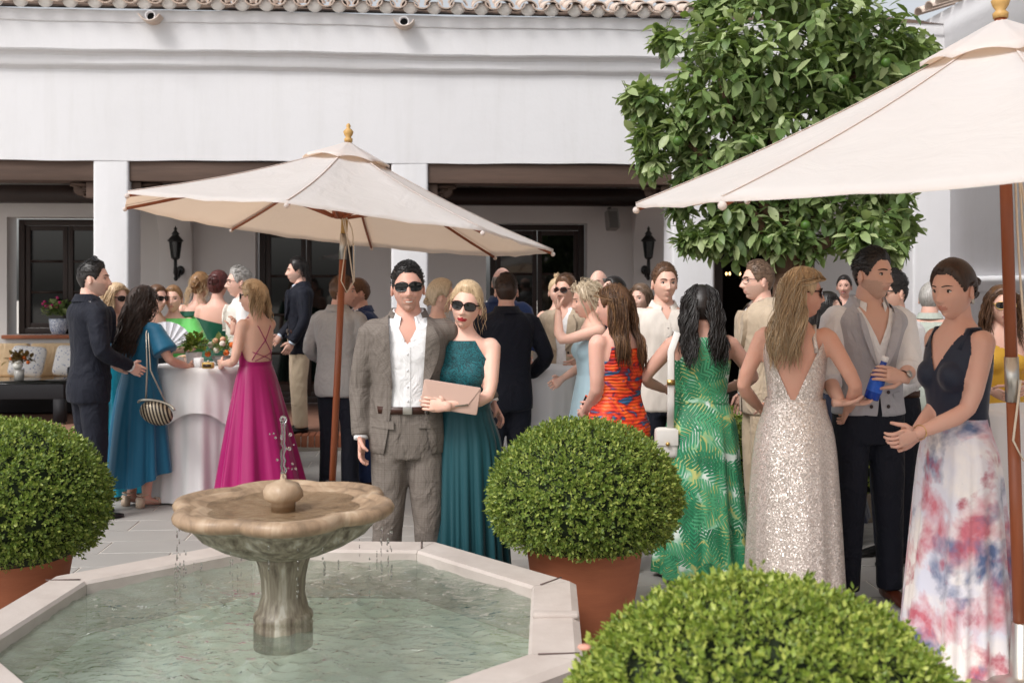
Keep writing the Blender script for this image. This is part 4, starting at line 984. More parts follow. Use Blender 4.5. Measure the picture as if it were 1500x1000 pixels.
# ---------------------------------------------------------------- hair and face things
def hair_mat(name, c1, c2):
    if name in MATS: return MATS[name]
    m, n, l, b = base_mat(name); nt = m.node_tree; v = coords(nt, (1, 1, .12)); g = n.new('ShaderNodeNewGeometry')
    f = mathn(nt, 'ADD', mathn(nt, 'MULTIPLY', noise(nt, v, 130, 3), .75), mathn(nt, 'MULTIPLY', g.outputs['Random Per Island'], .22))
    l.new(ramp(nt, f, [(.25, c1), (.75, c2)]), b.inputs['Base Color']); b.inputs['Roughness'].default_value = .42; b.inputs['Specular IOR Level'].default_value = .45
    bumpn(nt, noise(nt, v, 240, 3), .3, .002, b); MATS[name] = m; return m
HB = dict(black=hair_mat('black_hair', '#0b0908', '#231b18'), darkbrown=hair_mat('dark_brown_hair', '#160e0a', '#3d281c'), brown=hair_mat('brown_hair', '#2c1b11', '#6b4a30'), lightbrown=hair_mat('light_brown_hair', '#4a3019', '#977048'),
          blonde=hair_mat('blonde_hair', (.25, .155, .08), (.66, .48, .29)), pale=hair_mat('pale_blonde_hair', (.31, .23, .15), (.68, .56, .40)), grey=hair_mat('grey_hair', '#5d5955', '#b4afaa'), auburn=hair_mat('auburn_hair', '#1d0c0b', '#5c2622'), ash=hair_mat('ash_brown_hair', '#3a2a20', '#7d6450'))
HL_PHI = np.radians([0, 22, 40, 54, 66, 76, 84, 92, 106, 118, 135, 180]); HL_Z = np.array([.078, .080, .072, .048, .016, -.006, .014, .028, .016, -.030, -.062, -.070])
def hairline(x, y, z, style):
    """signed: > 0 where hair grows (head coordinates)"""
    ph = np.arctan2(np.abs(x)/.0745, -y/.0985); zz = HL_Z + (.006*(np.abs(HL_PHI - .6) < .4) if style == 'receding' else 0)
    return np.where(z > .095, np.maximum(z - .07, z - np.interp(ph, HL_PHI, zz)), z - np.interp(ph, HL_PHI, zz))
def hair_cap(p, m, T=.012, topT=.0, style='short', seed=0, tuft=0, tuftL=.03, comb=(0, .6, .2), rough=.0007, part=None, sideT=None):
    G = p.G; nv, nu = G.shape[0]-1, G.shape[1]; x, y, z = G[..., 0], G[..., 1], G[..., 2]
    h = hairline(x, y, z, style); 
    if style == 'receding': h = np.minimum(h, z - .085 + .6*np.clip(y + .02, -.1, .06)) if False else h - .018*gs(np.abs(x), .042, .02)*(y < 0)
    if style == 'rim': h = np.minimum(h, .052 - z)
    nrm = G/np.array([.0745**2, .0985**2, .12**2]); nrm /= np.linalg.norm(nrm, axis=-1, keepdims=True)
    sm = np.clip(h/.022, 0, 1); sm = sm*sm*(3 - 2*sm); th = T*(.35 + .65*sm)*1.0 + topT*np.clip((z - .03)/.08, 0, 1)*sm
    if sideT is not None: th = np.where(z < .05, np.minimum(th, sideT + 0*th), th)
    wn_ = wob(G.reshape(-1, 3)*np.array([1, .5, 1]), p.seed + seed, 60).reshape(th.shape); th = th + rough*wn_*sm
    Q = G + nrm*th[..., None] + nrm*.0005; Q[h < 0] = (G - nrm*.004)[h < 0]
    F = []; use = h > -.012
    for i in range(nv):
        for j in range(nu):
            k = (j+1) % nu
            if use[i, j] and use[i, k] and use[i+1, j] and use[i+1, k]: F.append((i*nu+j, i*nu+k, (i+1)*nu+k, (i+1)*nu+j))
    V = [tuple(headpt(p, q)) for q in Q.reshape(-1, 3)]; mb = MB(); mb.add(V, F)
    p.cap = (Q, nrm, h)
    if tuft:
        rs = random.Random(p.seed + seed + 5); cand = [(i, j) for i in range(nv) for j in range(nu) if h[i, j] > .004 and G[i, j, 2] > .028]; cb = Vector(comb)
        for _ in range(tuft*4):
            i, j = rs.choice(cand); b = Vector(Q[i, j]); n = Vector(nrm[i, j]); t = (cb - n*cb.dot(n)); t = t.normalized() if t.length > .05 else n.orthogonal().normalized()
            if G[i, j, 2] < .045: t = (Vector((0, .5, -1)) - n*Vector((0, .5, -1)).dot(n)).normalized()
            L = tuftL*rs.uniform(.5, 1.2)*(1 if G[i, j, 2] > .04 else .45); t = (t + Vector((rs.gauss(0, .14), rs.gauss(0, .14), rs.gauss(0, .14)))).normalized()
            pts = [b - n*.004, b + n*.004 + t*L*.4, b + n*.005 + t*L*.8, b + n*.001 + t*L*1.1]; mb.tube([headpt(p, q) for q in pts], [.0013, .0016, .0012, .0004], 4)
    return mb.build('hair', m, p.root)
def strands(p, m, N=150, L=.40, wave=.012, wfreq=2.2, part=0.0, r=.0085, seed=0, thick=.02, back_only=False, gather=None, front=True, name='locks', parent=None, spread=.0, sidepart=0, fwd=0.0, tuck=False):
    """long hair: tapering locks that leave the scalp, slide round the head and hang"""
    rs = random.Random(p.seed + seed + 77); mb = MB(); st = .028
    bvs = getattr(p, 'col_bvh', None)
    r = r*.33
    for i in range(int(N*5)):
        z = rs.uniform(-.2, 1); a = rs.uniform(-math.pi, math.pi)
        q = math.sqrt(1 - z*z); b = Vector((.078*q*math.sin(a), .102*q*math.cos(a), .122*z + .006))
        if b.y < -.03 and b.z < .085: continue
        if b.y < .02 and b.z < .02: continue
        sg = 1 if b.x > part else -1; lay = rs.uniform(.2, 1)
        d = Vector((sg*.9, .25 if b.y > -.03 else .35, -.1)); 
        if gather is not None: d = (Vector(gather) - b).normalized()
        pos = b.copy(); pts = [pos.copy()]; ph = 2.2*math.sin(2.5*a) + 1.2*math.sin(5*a + 1) + rs.gauss(0, .45); tot = 0; LL = L*rs.uniform(.8, 1.08)*1.0; off = .008 + thick*lay; wa = rs.uniform(.6, 1.3)
        vel = d.normalized()
        while tot < LL and len(pts) < 30:
            vel = (vel*.55 + Vector((0, .06, -1))*.5 + Vector((rs.gauss(0, .05), rs.gauss(0, .05), 0))).normalized()
            pos = pos + vel*st; tot += st
            # stay outside the head
            e = Vector((pos.x/(.0745 + off), (pos.y)/(.0985 + off), pos.z/(.122 + off)))
            if e.length < 1: e2 = e/e.length; pos = Vector((e2.x*(.0745 + off), e2.y*(.0985 + off), e2.z*(.122 + off)))
            if pos.y < -.035 + fwd and abs(pos.x) < .072 + off and pos.z < .075: pos.x = math.copysign(.072 + off, pos.x if abs(pos.x) > .01 else sg); pos.y = max(pos.y, -.075)
            if tuck and pos.z < .07 and pos.y < .02: pos.y = .02 + .4*(.02 - pos.y)
            if pos.z < -.09: pos.x += math.copysign(spread, pos.x)*st*4
            if back_only and pos.z < .0: pos.y += .006
            hp = headpt(p, pos)
            # stay outside neck, shoulders and back
            sh = hp.z/p.H
            if sh < .862:
                A, Fr, Bk = width(p, max(.5, sh), .014 + thick*lay*.8); ex = max(abs(hp.x)/A, 1e-6); yy = (hp.y - .008)/(Bk if hp.y > 0 else Fr); rr = math.hypot(ex, yy)
                if rr < 1:
                    if hp.y > -.01 or back_only: hp.y = .008 + Bk*math.sqrt(max(0.02, 1 - min(.98, ex*ex)))
                    else: hp.y = .008 - Fr*math.sqrt(max(0.02, 1 - min(.98, ex*ex)))
                    pos = p.hrot.inverted() @ (hp - p.piv) + p.piv - p.hc; pos = pos/p.hs
            wv = wave*wa*min(1, tot/.12); hp = hp + Vector((math.sin(ph + tot*wfreq*14)*wv, math.cos(ph*1.3 + tot*wfreq*14)*wv*.6, 0))
            pts.append(hp)
        pts[0] = headpt(p, pts[0])
        if len(pts) < 4: continue
        n = len(pts); rr = [(r*1.25*(.55 + .45*math.sin(math.pi*min(1, .15 + .85*k/(n-1)))), r*.75*(.5 + .5*math.sin(math.pi*min(1, .15 + .85*k/(n-1))))) for k in range(n)]; rr[-1] = (r*.15, r*.1); mb.tube(pts, rr, 4)
    return mb.build(name, m, parent if parent is not None else p.root)
def bun(p, m, c, r, turns=9, seed=0, flat=1.0):
    rs = random.Random(seed + p.seed); mb = MB(); c = Vector(c); mb.ell(headpt(p, c), r*p.hs*.85)
    for k in range(turns):
        ax = Vector((rs.gauss(0, 1), rs.gauss(0, .5), rs.gauss(0, 1))).normalized(); u = ax.orthogonal().normalized(); w = ax.cross(u); a0 = rs.uniform(0, 6.28); rr = r*rs.uniform(.78, 1.0); o = ax*rs.uniform(-.5, .5)*r
        pts = [headpt(p, c + o + (u*math.cos(a) + w*math.sin(a))*rr*(1 - .06*j)) for j, a in enumerate(np.linspace(a0, a0 + 4.4, 10))]; mb.tube(pts, [(.010, .006)]*9 + [(.002, .002)], 6)
    return mb.build('hair_bun', m, p.root)
def comb_back(p, m, target, N=90, r=.006, lift=.006, seed=0, zmin=-.06):
    """locks drawn over the scalp towards a point (updo, ponytail)"""
    Q, nrm, h = p.cap; rs = random.Random(p.seed + seed); mb = MB(); nv, nu = h.shape; cand = [(i, j) for i in range(nv) for j in range(nu) if h[i, j] > 0 and Q[i, j, 2] > zmin]; tg = Vector(target)
    for _ in range(N):
        i, j = rs.choice(cand); b = Vector(Q[i, j]); pts = []
        for q in np.linspace(0, 1, 9):
            c = b.lerp(tg, q); e = Vector((c.x/.088, c.y/.113, c.z/.134)); 
            if e.length < 1 and q < .97: e = e.normalized(); c = Vector((e.x*.088, e.y*.113, e.z*.134)) + Vector((0, 0, lift*math.sin(q*3.1)*rs.uniform(.2, 1)))
            pts.append(headpt(p, c))
        mb.tube(pts, [(r*1.2*w, r*.55*w) for w in (.4, .8, 1, 1, 1, .95, .9, .8, .6)], 5)
    return mb.build('locks', m, p.root)
def sunglasses(p, m=None, zoff=0.0, up=False, frame=None, w=.030, h=.0215, round_=2.6, name='sunglasses', clear=False):
    m = m or M_LENS; G = p.G; t = link(name, None, p.root); parts = MB(); lens = MB(); y0 = face_y(G, 0, .012) - .004
    cz = .008 + zoff
    X = Matrix.Identity(3); sh = Vector((0, 0, 0))
    if up: X = Matrix.Rotation(R(-38), 3, 'X'); sh = Vector((0, .052, .082))
    def tp(v): return headpt(p, X @ Vector(v) + sh)
    for s in (1, -1):
        ring = []
        for a in np.linspace(0, 2*math.pi, 24, endpoint=False):
            c, s_ = math.cos(a), math.sin(a); e = 2/round_; xx = s*.0335 + w*math.copysign(abs(c)**e, c); zz = cz + h*math.copysign(abs(s_)**e, s_); ring.append(Vector((xx, y0 + .004 + 5.5*xx*xx, zz)))
        cN = sum(ring, Vector())/24
        lens.add([tp(q) for q in ring] + [tp(cN + Vector((0, -.003, 0)))], [(i, (i+1) % 24, 24) for i in range(24)])
        if clear: parts.tube([tp(q) for q in ring + [ring[0]]], .0017, 6)
        else: parts.tube([tp(q) for q in ring + [ring[0]]], .0028, 6)
        parts.tube([tp((s*.064, y0 + .024, cz + .010)), tp((s*.077, -.03, cz + .010)), tp((s*.080, .012, cz + .006)), tp((s*.079, .03, cz - .008))], [(.004, .002)]*4 if not clear else [(.002, .0015)]*4, 6)
    parts.tube([tp((-.006, y0 + .001, cz + .006)), tp((0, y0 - .001, cz + .008)), tp((.006, y0 + .001, cz + .006))], .0026, 6)
    ob = parts.build(name, frame or M_LENS, p.root); bpy.data.objects.remove(t); ob.name = name
    if clear:
        return ob
    lens.build('lens', m, ob); return ob
# ================================================================== PEOPLE: the guests
M_WHITE = cloth_mat('white_cotton', '#e8e6e6', .8, .04, 500); M_OFFW = cloth_mat('ivory_linen', '#dcd5cc', .85, .08, 420)
M_NAVY = cloth_mat('navy_wool', (.009, .0105, .019), .75, .25, sheen=.03); M_NAVY2 = cloth_mat('midnight_blue_wool', '#1b2438', .7, .2); M_BLUE = cloth_mat('royal_blue_wool', '#26375f', .7, .2)
M_GREY = cloth_mat('pale_grey_wool', '#a9a7a6', .8, .1, 500); M_BEIGE = cloth_mat('beige_linen', '#b9a791', .85, .1, 420); M_CHINO = cloth_mat('sand_chino', '#c0ad94', .8, .1)
M_BLKSHOE = mat('black_leather', '#100f10', .3, .1, 20, .1, 90); M_BRNSHOE = mat('brown_leather', '#4a2316', .35, .25, 20, .1, 90); M_BELT = mat('dark_brown_belt', '#3a1d12', .4, .2, 30)
M_PIN = mat('brushed_gold', '#c9a667', .3, .1, 30, 0, metal=.9)
def neck(p, zf, zb, vf=0.0, vb=0.0, arm=None):
    H = p.H
    def F(v):
        s = 1/(1 + np.exp(np.clip(v[:, 1]/.015, -30, 30))); ax = np.abs(v[:, 0]); thr = s*(zf*H + vf*ax) + (1 - s)*(zb*H + vb*ax); r = v[:, 2] - thr
        if arm is not None: r = np.maximum(r, np.minimum(ax - (arm[0] + np.maximum(0, (arm[1]*H - v[:, 2]))*arm[2]), v[:, 2] - (arm[3])*H))
        return r
    return F
# ---- check-suit fabric, patterned fabrics
def check_mat(nm='prince_of_wales_check', tilt=0):
    m, n, l, b = base_mat(nm); nt = m.node_tree; v = coords(nt); v.node.inputs['Rotation'].default_value = (0, tilt, 0); sp = n.new('ShaderNodeSeparateXYZ'); l.new(v, sp.inputs[0])
    def ln(o, per, w): return mathn(nt, 'LESS_THAN', mathn(nt, 'ABSOLUTE', mathn(nt, 'SUBTRACT', mathn(nt, 'FRACT', mathn(nt, 'DIVIDE', o, per)), .5)), w)
    xz = mathn(nt, 'ADD', sp.outputs[0], mathn(nt, 'MULTIPLY', sp.outputs[1], .8))
    a = mathn(nt, 'ADD', ln(xz, .052, .035), ln(sp.outputs[2], .060, .03)); a2 = mathn(nt, 'ADD', ln(xz, .0105, .22), ln(sp.outputs[2], .011, .2))
    c = mixc(nt, noise(nt, v, 300, 3), (.125, .105, .09, 1), (.235, .20, .175, 1)); c = mixc(nt, mathn(nt, 'MULTIPLY', a2, .13), c, '#4b423b'); c = mixc(nt, mathn(nt, 'MULTIPLY', a, .20), c, '#3f342f'); l.new(c, b.inputs['Base Color']); b.inputs['Roughness'].default_value = .8; b.inputs['Specular IOR Level'].default_value = .2
    cb = bumpn(nt, noise(nt, v, 700, 2), .15, .0015); c2 = bumpn(nt, noise(nt, coords(nt, (1, 1, .7)), 8, 3, .5, 1.6), .9, .026, b); l.new(cb, c2.node.inputs['Normal']); return m
M_CHECK = check_mat(); M_CHECKLAP = check_mat('check_lapel_cloth', .5)
def palm_mat():
    m, n, l, b = base_mat('palm_leaf_print'); nt = m.node_tree; v = coords(nt, (1, .45, .85))
    c = ramp(nt, noise(nt, v, 9, 3, .5, .8), [(.36, (.66, .74, .68)), (.47, (.16, .42, .24)), (.56, (.50, .47, .14)), (.62, (.02, .22, .10))])
    for seed, scl, wx, wz in ((1.0, 4.0, .070, .165), (4.3, 4.4, .062, .15), (7.7, 5.0, .052, .13)):
        mp = n.new('ShaderNodeMapping'); l.new(v, mp.inputs[0]); mp.inputs['Location'].default_value = (seed, seed*.37, seed*1.7)
        wv = n.new('ShaderNodeVectorMath'); wv.operation = 'MULTIPLY_ADD'; l.new(noise(nt, mp.outputs[0], 9, 2, out=1), wv.inputs[0]); wv.inputs[1].default_value = (.03, .03, .03); l.new(mp.outputs[0], wv.inputs[2])
        vo = n.new('ShaderNodeTexVoronoi'); vo.inputs['Scale'].default_value = scl; l.new(wv.outputs[0], vo.inputs['Vector'])
        d = n.new('ShaderNodeVectorMath'); d.operation = 'SUBTRACT'; l.new(wv.outputs[0], d.inputs[0]); l.new(vo.outputs['Position'], d.inputs[1])
        sc = n.new('ShaderNodeSeparateColor'); l.new(vo.outputs['Color'], sc.inputs[0])
        vr = n.new('ShaderNodeVectorRotate'); vr.rotation_type = 'Y_AXIS'; l.new(d.outputs[0], vr.inputs['Vector']); l.new(mathn(nt, 'MULTIPLY', sc.outputs[0], 6.28), vr.inputs['Angle'])
        sp = n.new('ShaderNodeSeparateXYZ'); l.new(vr.outputs[0], sp.inputs[0]); ax = mathn(nt, 'ABSOLUTE', sp.outputs[0])
        rr = mathn(nt, 'ADD', mathn(nt, 'POWER', mathn(nt, 'DIVIDE', ax, wx), 2.0), mathn(nt, 'POWER', mathn(nt, 'ABSOLUTE', mathn(nt, 'DIVIDE', sp.outputs[2], wz)), 2.0))
        fr = mathn(nt, 'MULTIPLY_ADD', mathn(nt, 'SINE', mathn(nt, 'MULTIPLY', mathn(nt, 'SUBTRACT', sp.outputs[2], mathn(nt, 'MULTIPLY', ax, .8)), 310)), .5, .5)
        # fronds part more and more towards the tip of the leaf
        gap = mathn(nt, 'GREATER_THAN', fr, mathn(nt, 'MULTIPLY', rr, .55)); mask = mathn(nt, 'MULTIPLY', mathn(nt, 'LESS_THAN', rr, 1.0), gap)
        lf = mixc(nt, fr, ramp(nt, sc.outputs[1], [(0, (.006, .07, .03)), (.3, (.005, .05, .025)), (.6, (.012, .15, .065))], 'CONSTANT'), ramp(nt, sc.outputs[1], [(0, (.015, .19, .08)), (.3, (.03, .28, .13)), (.6, (.07, .34, .16))], 'CONSTANT')); c = mixc(nt, mask, c, lf)
    l.new(c, b.inputs['Base Color']); b.inputs['Roughness'].default_value = .6; return m
def floral_mat():
    m, n, l, b = base_mat('watercolour_floral_print'); nt = m.node_tree; v = coords(nt, (1, .7, .75))
    c = mixc(nt, noise(nt, v, 4, 3), '#c9cde0', '#ddd5d6')
    def blot(sc, seed, lo, hi, col1, col2, base):
        mp = n.new('ShaderNodeMapping'); l.new(v, mp.inputs[0]); mp.inputs['Location'].default_value = (seed*3.7, seed*1.3, seed*2.1); wv = noise(nt, mp.outputs[0], sc, 4, .55, .25)
        k = ramp(nt, wv, [(lo, (0, 0, 0)), (hi, (1, 1, 1))]); cc = mixc(nt, noise(nt, mp.outputs[0], sc*3.5, 4, .6), col1, col2); return mixc(nt, k, base, cc)
    c = blot(5.5, 1, .42, .60, '#e6dcd6', '#efe9e4', c); c = blot(6.5, 2, .50, .66, '#a83a50', '#d98a94', c); c = blot(6.5, 5, .54, .68, '#27355a', '#6d7ea6', c); c = blot(9, 8, .55, .68, '#8c1f3c', '#c25568', c)
    l.new(c, b.inputs['Base Color']); b.inputs['Roughness'].default_value = .45; b.inputs['Sheen Weight'].default_value = .2; return m
def orange_mat():
    m, n, l, b = base_mat('abstract_orange_print'); nt = m.node_tree; v = coords(nt, (1, 1, 2.0))
    c = ramp(nt, noise(nt, v, 7, 3, .55, 1.2), [(.0, '#1d4f72'), (.36, '#2a5d86'), (.40, '#6b2038'), (.45, '#c8281c'), (.54, '#e8491b'), (.62, '#ef6a22'), (.68, '#a0184a'), (.74, '#2b6f96')]); l.new(c, b.inputs['Base Color']); b.inputs['Roughness'].default_value = .55
    sp = n.new('ShaderNodeSeparateXYZ'); l.new(coords(nt), sp.inputs[0]); bumpn(nt, mathn(nt, 'SINE', mathn(nt, 'MULTIPLY_ADD', sp.outputs[2], 330, mathn(nt, 'MULTIPLY', noise(nt, coords(nt), 9), 9))), .35, .006, b); return m
def sequin_mat(name, ca, cb, metal=.85, sc=150):
    m, n, l, b = base_mat(name); nt = m.node_tree; v = coords(nt); vo = n.new('ShaderNodeTexVoronoi'); vo.inputs['Scale'].default_value = sc; l.new(v, vo.inputs['Vector'])
    sub = n.new('ShaderNodeVectorMath'); sub.operation = 'MULTIPLY_ADD'; l.new(vo.outputs['Color'], sub.inputs[0]); sub.inputs[1].default_value = (.7, .7, .7); sub.inputs[2].default_value = (-.35, -.35, -.35)
    g = n.new('ShaderNodeNewGeometry'); ad = n.new('ShaderNodeVectorMath'); l.new(g.outputs['Normal'], ad.inputs[0]); l.new(sub.outputs[0], ad.inputs[1]); nm = n.new('ShaderNodeVectorMath'); nm.operation = 'NORMALIZE'; l.new(ad.outputs[0], nm.inputs[0]); l.new(nm.outputs[0], b.inputs['Normal'])
    sc_ = n.new('ShaderNodeSeparateColor'); l.new(vo.outputs['Color'], sc_.inputs[0]); l.new(mixc(nt, sc_.outputs[1], ca, cb), b.inputs['Base Color']); b.inputs['Metallic'].default_value = metal; b.inputs['Roughness'].default_value = .28; return m
def lace_mat():
    m, n, l, b = base_mat('teal_lace'); nt = m.node_tree; v = coords(nt); w = noise(nt, v, 26, 3, .6, 2.5); vo = n.new('ShaderNodeTexVoronoi'); vo.feature = 'DISTANCE_TO_EDGE'; vo.inputs['Scale'].default_value = 42; l.new(v, vo.inputs['Vector'])
    k = mathn(nt, 'GREATER_THAN', mathn(nt, 'SINE', mathn(nt, 'MULTIPLY', w, 42)), .1); l.new(mixc(nt, k, '#04333a', '#0d6a72'), b.inputs['Base Color']); b.inputs['Roughness'].default_value = .7; bumpn(nt, k, .6, .004, b); return m
M_PALM, M_FLORAL, M_ORPRINT, M_SEQ, M_LACE = palm_mat(), floral_mat(), orange_mat(), sequin_mat('champagne_sequins', (.54, .45, .40, 1), (.84, .76, .70, 1), .4, 210), lace_mat()
def satin(name, c, rough=.38, var=.1): return mat(name, c, rough, var, 5, .05, 300, .001, sheen=.25, spec=.4)
M_TEAL = satin('teal_chiffon', '#0c5c7c', .6); M_DTEAL = satin('deep_teal_chiffon', '#0b434b', .6); M_MAG = satin('magenta_satin', '#9c0f5e', .35); M_EMER = satin('emerald_satin', '#0c4f3a', .45); M_LIME = satin('lime_chiffon', '#5fb85a', .6); M_YEL = satin('mustard_crepe', '#d3a233', .6); M_SKY = satin('pale_blue_chiffon', '#a9c4cf', .6); M_NAVYTOP = satin('navy_crepe', '#131a2e', .6)
stub = lambda x, y, z: z < -.040 + .4*max(0, abs(x) - .02) and y < .02 and not (z > -.056 and abs(x) < .03 and z > -.05)
goat = lambda x, y, z: y < -.03 and ((abs(x) < .034 and -.056 < z < -.046) or (abs(x) < .030 and z < -.078) or (.026 < abs(x) < .036 and -.09 < z < -.046))

def suit(p, jm, tm, shirt=M_WHITE, shoe=M_BLKSHOE, belt=None, jk={}, vneck=.79, col=True, slim=1.0):
    trousers(p, tm, belt=belt, wide=slim); shoes(p, shoe); shirt_core(p, shirt, vneck=vneck); 
    if col: collar(p, shirt)
    return jacket(p, jm, under=shirt, **jk)

# -- the couple behind the fountain
p = person(598, 380, 293, 4, 'm', 'man in a brown check suit, open white shirt and sunglasses beside the teal gown', '#b9785a', yaw=4, roll=-2, arms={1: ((.43, .17, 1.05), (.3, .6, -.3)), -1: ((-.232, -.03, .90), (-.35, .6, 0))}, stance=.11)
body(p, beard=goat, beardcol='#1d1410', smile=1, teeth=True, browcol='#15100d'); hair_cap(p, HB['black'], .008, .010, 'short', tuft=200, tuftL=.016, comb=(.3, -.3, .2), sideT=.006); sunglasses(p, w=.031, h=.021, round_=3.2)
trousers(p, M_CHECK, belt=M_BELT, top=.605); shoes(p, M_BRNSHOE); shirt_core(p, M_WHITE, vneck=.775, vw=.55); collar(p, M_WHITE, gap=26)
patch(p, 'placket', p.sh_bvh, [(-.014, .77*p.H), (-.014, .60*p.H)], [(.014, .77*p.H), (.014, .60*p.H)], M_WHITE, .003, 12, 3)
for z_ in (.75, .705, .66, .62): MB().ell((0, surf_y(p.sh_bvh, 0, z_*p.H) - .005, z_*p.H), (.006, .003, .006), 8, 5).build('button', M_WHITE, p.root)
jo = jacket(p, M_CHECK, hem=.468, V=.655, opened=.075, neckw=.062, lap=.07, under=M_WHITE, btn=2, lapmat=M_CHECKLAP)
patch(p, 'pocket_square', p.jk_bvh, [(.108, .752*p.H), (.105, .738*p.H)], [(.148, .762*p.H), (.150, .740*p.H)], M_WHITE, .010, 4, 4)
p = person(679, 408, 290, -8, 'f', 'woman in a deep teal lace-topped gown and sunglasses holding a pale clutch', '#dba58b', yaw=2, roll=9, pitch=2, arms={1: ((-.055, -.235, 1.075), (.75, .15, -.6), (-1, -.05, .12), (0, 1, -.1), .35), -1: ((-.20, .16, .98), (-.5, .5, 0))}, stance=.07)
body(p, lipcol='#b0343c', smile=.6, browcol='#6b4a2f'); mk_bvh(p); hair_cap(p, HB['blonde'], .014, .012, 'short', rough=.003); comb_back(p, HB['blonde'], (-.02, .105, -.02), 110); bun(p, HB['blonde'], (-.01, .105, -.03), .042)
strands(p, HB['blonde'], 10, .16, .014, 3, r=.004, thick=.004, name='loose_lock'); sunglasses(p, w=.030, h=.022, round_=2.6, frame=mat('tortoise_frame', '#2a1712', .25))
H = p.H; cutg = neck(p, .828, .828, arm=(.062, .835, .62, .765)); bodice(p, M_LACE, .62, .845, .007, cutg); skirt(p, M_DTEAL, .635, .012, rh=(.215, .205), n=21, amp=.10, curve=.9, cols=200, shift=(.03, 0))
a, f_, b_ = width(p, .632, .012); x_, y_ = sup(a, f_, b_, 40); MB().rings([[(xx, yy + .008, z_*H) for xx, yy in zip(x_*1.01, y_*1.01)] for z_ in (.622, .632, .645)], cap=False).build('waistband', M_DTEAL, p.root)
COUPLE_W = p
# -- right-hand trio
p = person(1273, 362, 279, 6, 'm', 'man in a pale grey waistcoat and rolled white sleeves holding a blue bottle', '#c08c70', yaw=24, pitch=0, arms={-1: (('px', 1232, 590, 5.06), (-.25, .6, -.9), (1, -.08, .02), (.0, -.1, 1), .3), 1: (('px', 1320, 552, 5.02), (.6, .4, -.8), (-1, -.05, .22), (0, 1, -.35), .42)}, stance=.12)
body(p, beard=stub, beardcol='#2a1c15', browcol='#120d0b'); hair_cap(p, HB['black'], .009, .015, 'short', tuft=220, tuftL=.026, comb=(-.5, .8, .1), sideT=.007)
trousers(p, M_NAVY, top=.60, wide=.93); shoes(p, M_BRNSHOE)
def slv(mb):
    sleeves(p, mb, .010, .36, start=(.060, .060, .054), fore=(.056, .054, .052))
shirt_core(p, M_WHITE, .010, .56, .842, vneck=.735, slv=slv, amp=.006, vw=.42); collar(p, M_WHITE, gap=34, tip=.06, spread=1.2)
for s in (1, -1): S, E, Wt = p.arm[s][:3]; MB().tube([E.lerp(Wt, .22), E.lerp(Wt, .30), E.lerp(Wt, .38)], [.057*p.k, .061*p.k, .056*p.k], 16).build('rolled_cuff', M_WHITE, p.root)
M_WAIST = cloth_mat('pale_grey_waistcoat', '#b3b1b6', .8, .08, 420)
jacket(p, M_WAIST, hem=.535, V=.655, neckw=.098, lap=.035, sleeve=False, btn=0, g=.019, name='waistcoat', pockets=False, amp=.003)
for z_ in (.655, .605, .565):
    for xx in (-.045, .045): MB().ell((xx, surf_y(p.jk_bvh, xx, z_*p.H) - .004, z_*p.H), (.010, .005, .010), 10, 6).build('button', mat('brown_button', '#3a2c2a', .35), p.root)
for s in (1, -1): patch(p, 'pocket_welt', p.jk_bvh, [(s*.075, .60*p.H), (s*.075, .592*p.H)], [(s*.125, .607*p.H), (s*.125, .597*p.H)], M_WAIST, .006, 3, 4)
S, E, Wt = p.arm[1][:3]; fd = (Wt - E).normalized(); wt_ = MB(); wt_.tube([Wt - fd*.035, Wt - fd*.012], .031, 16); wc = wt_.build('watch_strap', M_BRNSHOE, p.root); MB().tube([Wt - fd*.024 + Vector((.02, -.026, .012)), Wt - fd*.024 + Vector((.026, -.034, .016))], .018, 16).build('watch_face', M_STEEL, p.root)
VEST = p
p = person(1165, 390, 290, 158, 'f', 'woman in a champagne sequin gown with a deep open back and sunglasses', '#c4825f', yaw=-66, arms={1: ((.20, -.20, 1.0), (.5, .5, -.4)), -1: ((-.24, -.13, 1.02), (-.5, .6, -.3))}, stance=.07, build=1.02)
body(p, browcol='#6b4a2f'); mk_bvh(p); hair_cap(p, HB['blonde'], .016, .012, 'short'); strands(p, HB['blonde'], 240, .36, .016, 1.6, part=.01, r=.0085, thick=.024, spread=.008, tuck=True); strands(p, HB['pale'], 60, .34, .018, 1.6, part=.01, r=.006, thick=.034, seed=4, tuck=True)
sunglasses(p, w=.031, h=.024, round_=2.8, frame=mat('dark_tortoise', '#33140f', .25)); H = p.H
bodice(p, M_SEQ, .60, .80, .007, neck(p, .765, .615, 0, 2.25)); skirt(p, M_SEQ, .63, .01, rh=(.255, .245), n=7, amp=.04, curve=.75, g=.014)
a, f_, b_ = width(p, .617, .014); x_, y_ = sup(a, f_, b_, 40); MB().rings([[(xx, yy + .008, z_*H) for xx, yy in zip(x_, y_)] for z_ in (.600, .612, .628)], cap=False).build('waistband', M_SEQ, p.root)
for s in (1, -1):
    pts = [over(p, s*x, z*H, False, .007) for x, z in ((.112, .765), (.108, .785), (.100, .805))] + [(s*.096, .03, .838*H), (s*.092, .0, .842*H)] + [over(p, s*x, z*H, True, .007) for x, z in ((.085, .80), (.08, .77), (.078, .75))]; strap(p, pts, M_SEQ, .006, flat=2.0)
p = person(1401, 375, 343, -74, 'f', 'woman in a navy sleeveless top and pale watercolour floral skirt with an updo', '#b97e61', yaw=16, pitch=6, arms={1: (('px', 1338, 637, 4.20), (.2, .9, -.5), (-.1, -1, -.25), (-1, 0, .2), .7), -1: (('px', 1336, 641, 4.30), (-.2, .9, -.5), (.1, -1, -.25), (1, 0, .2), .7)}, stance=.07)
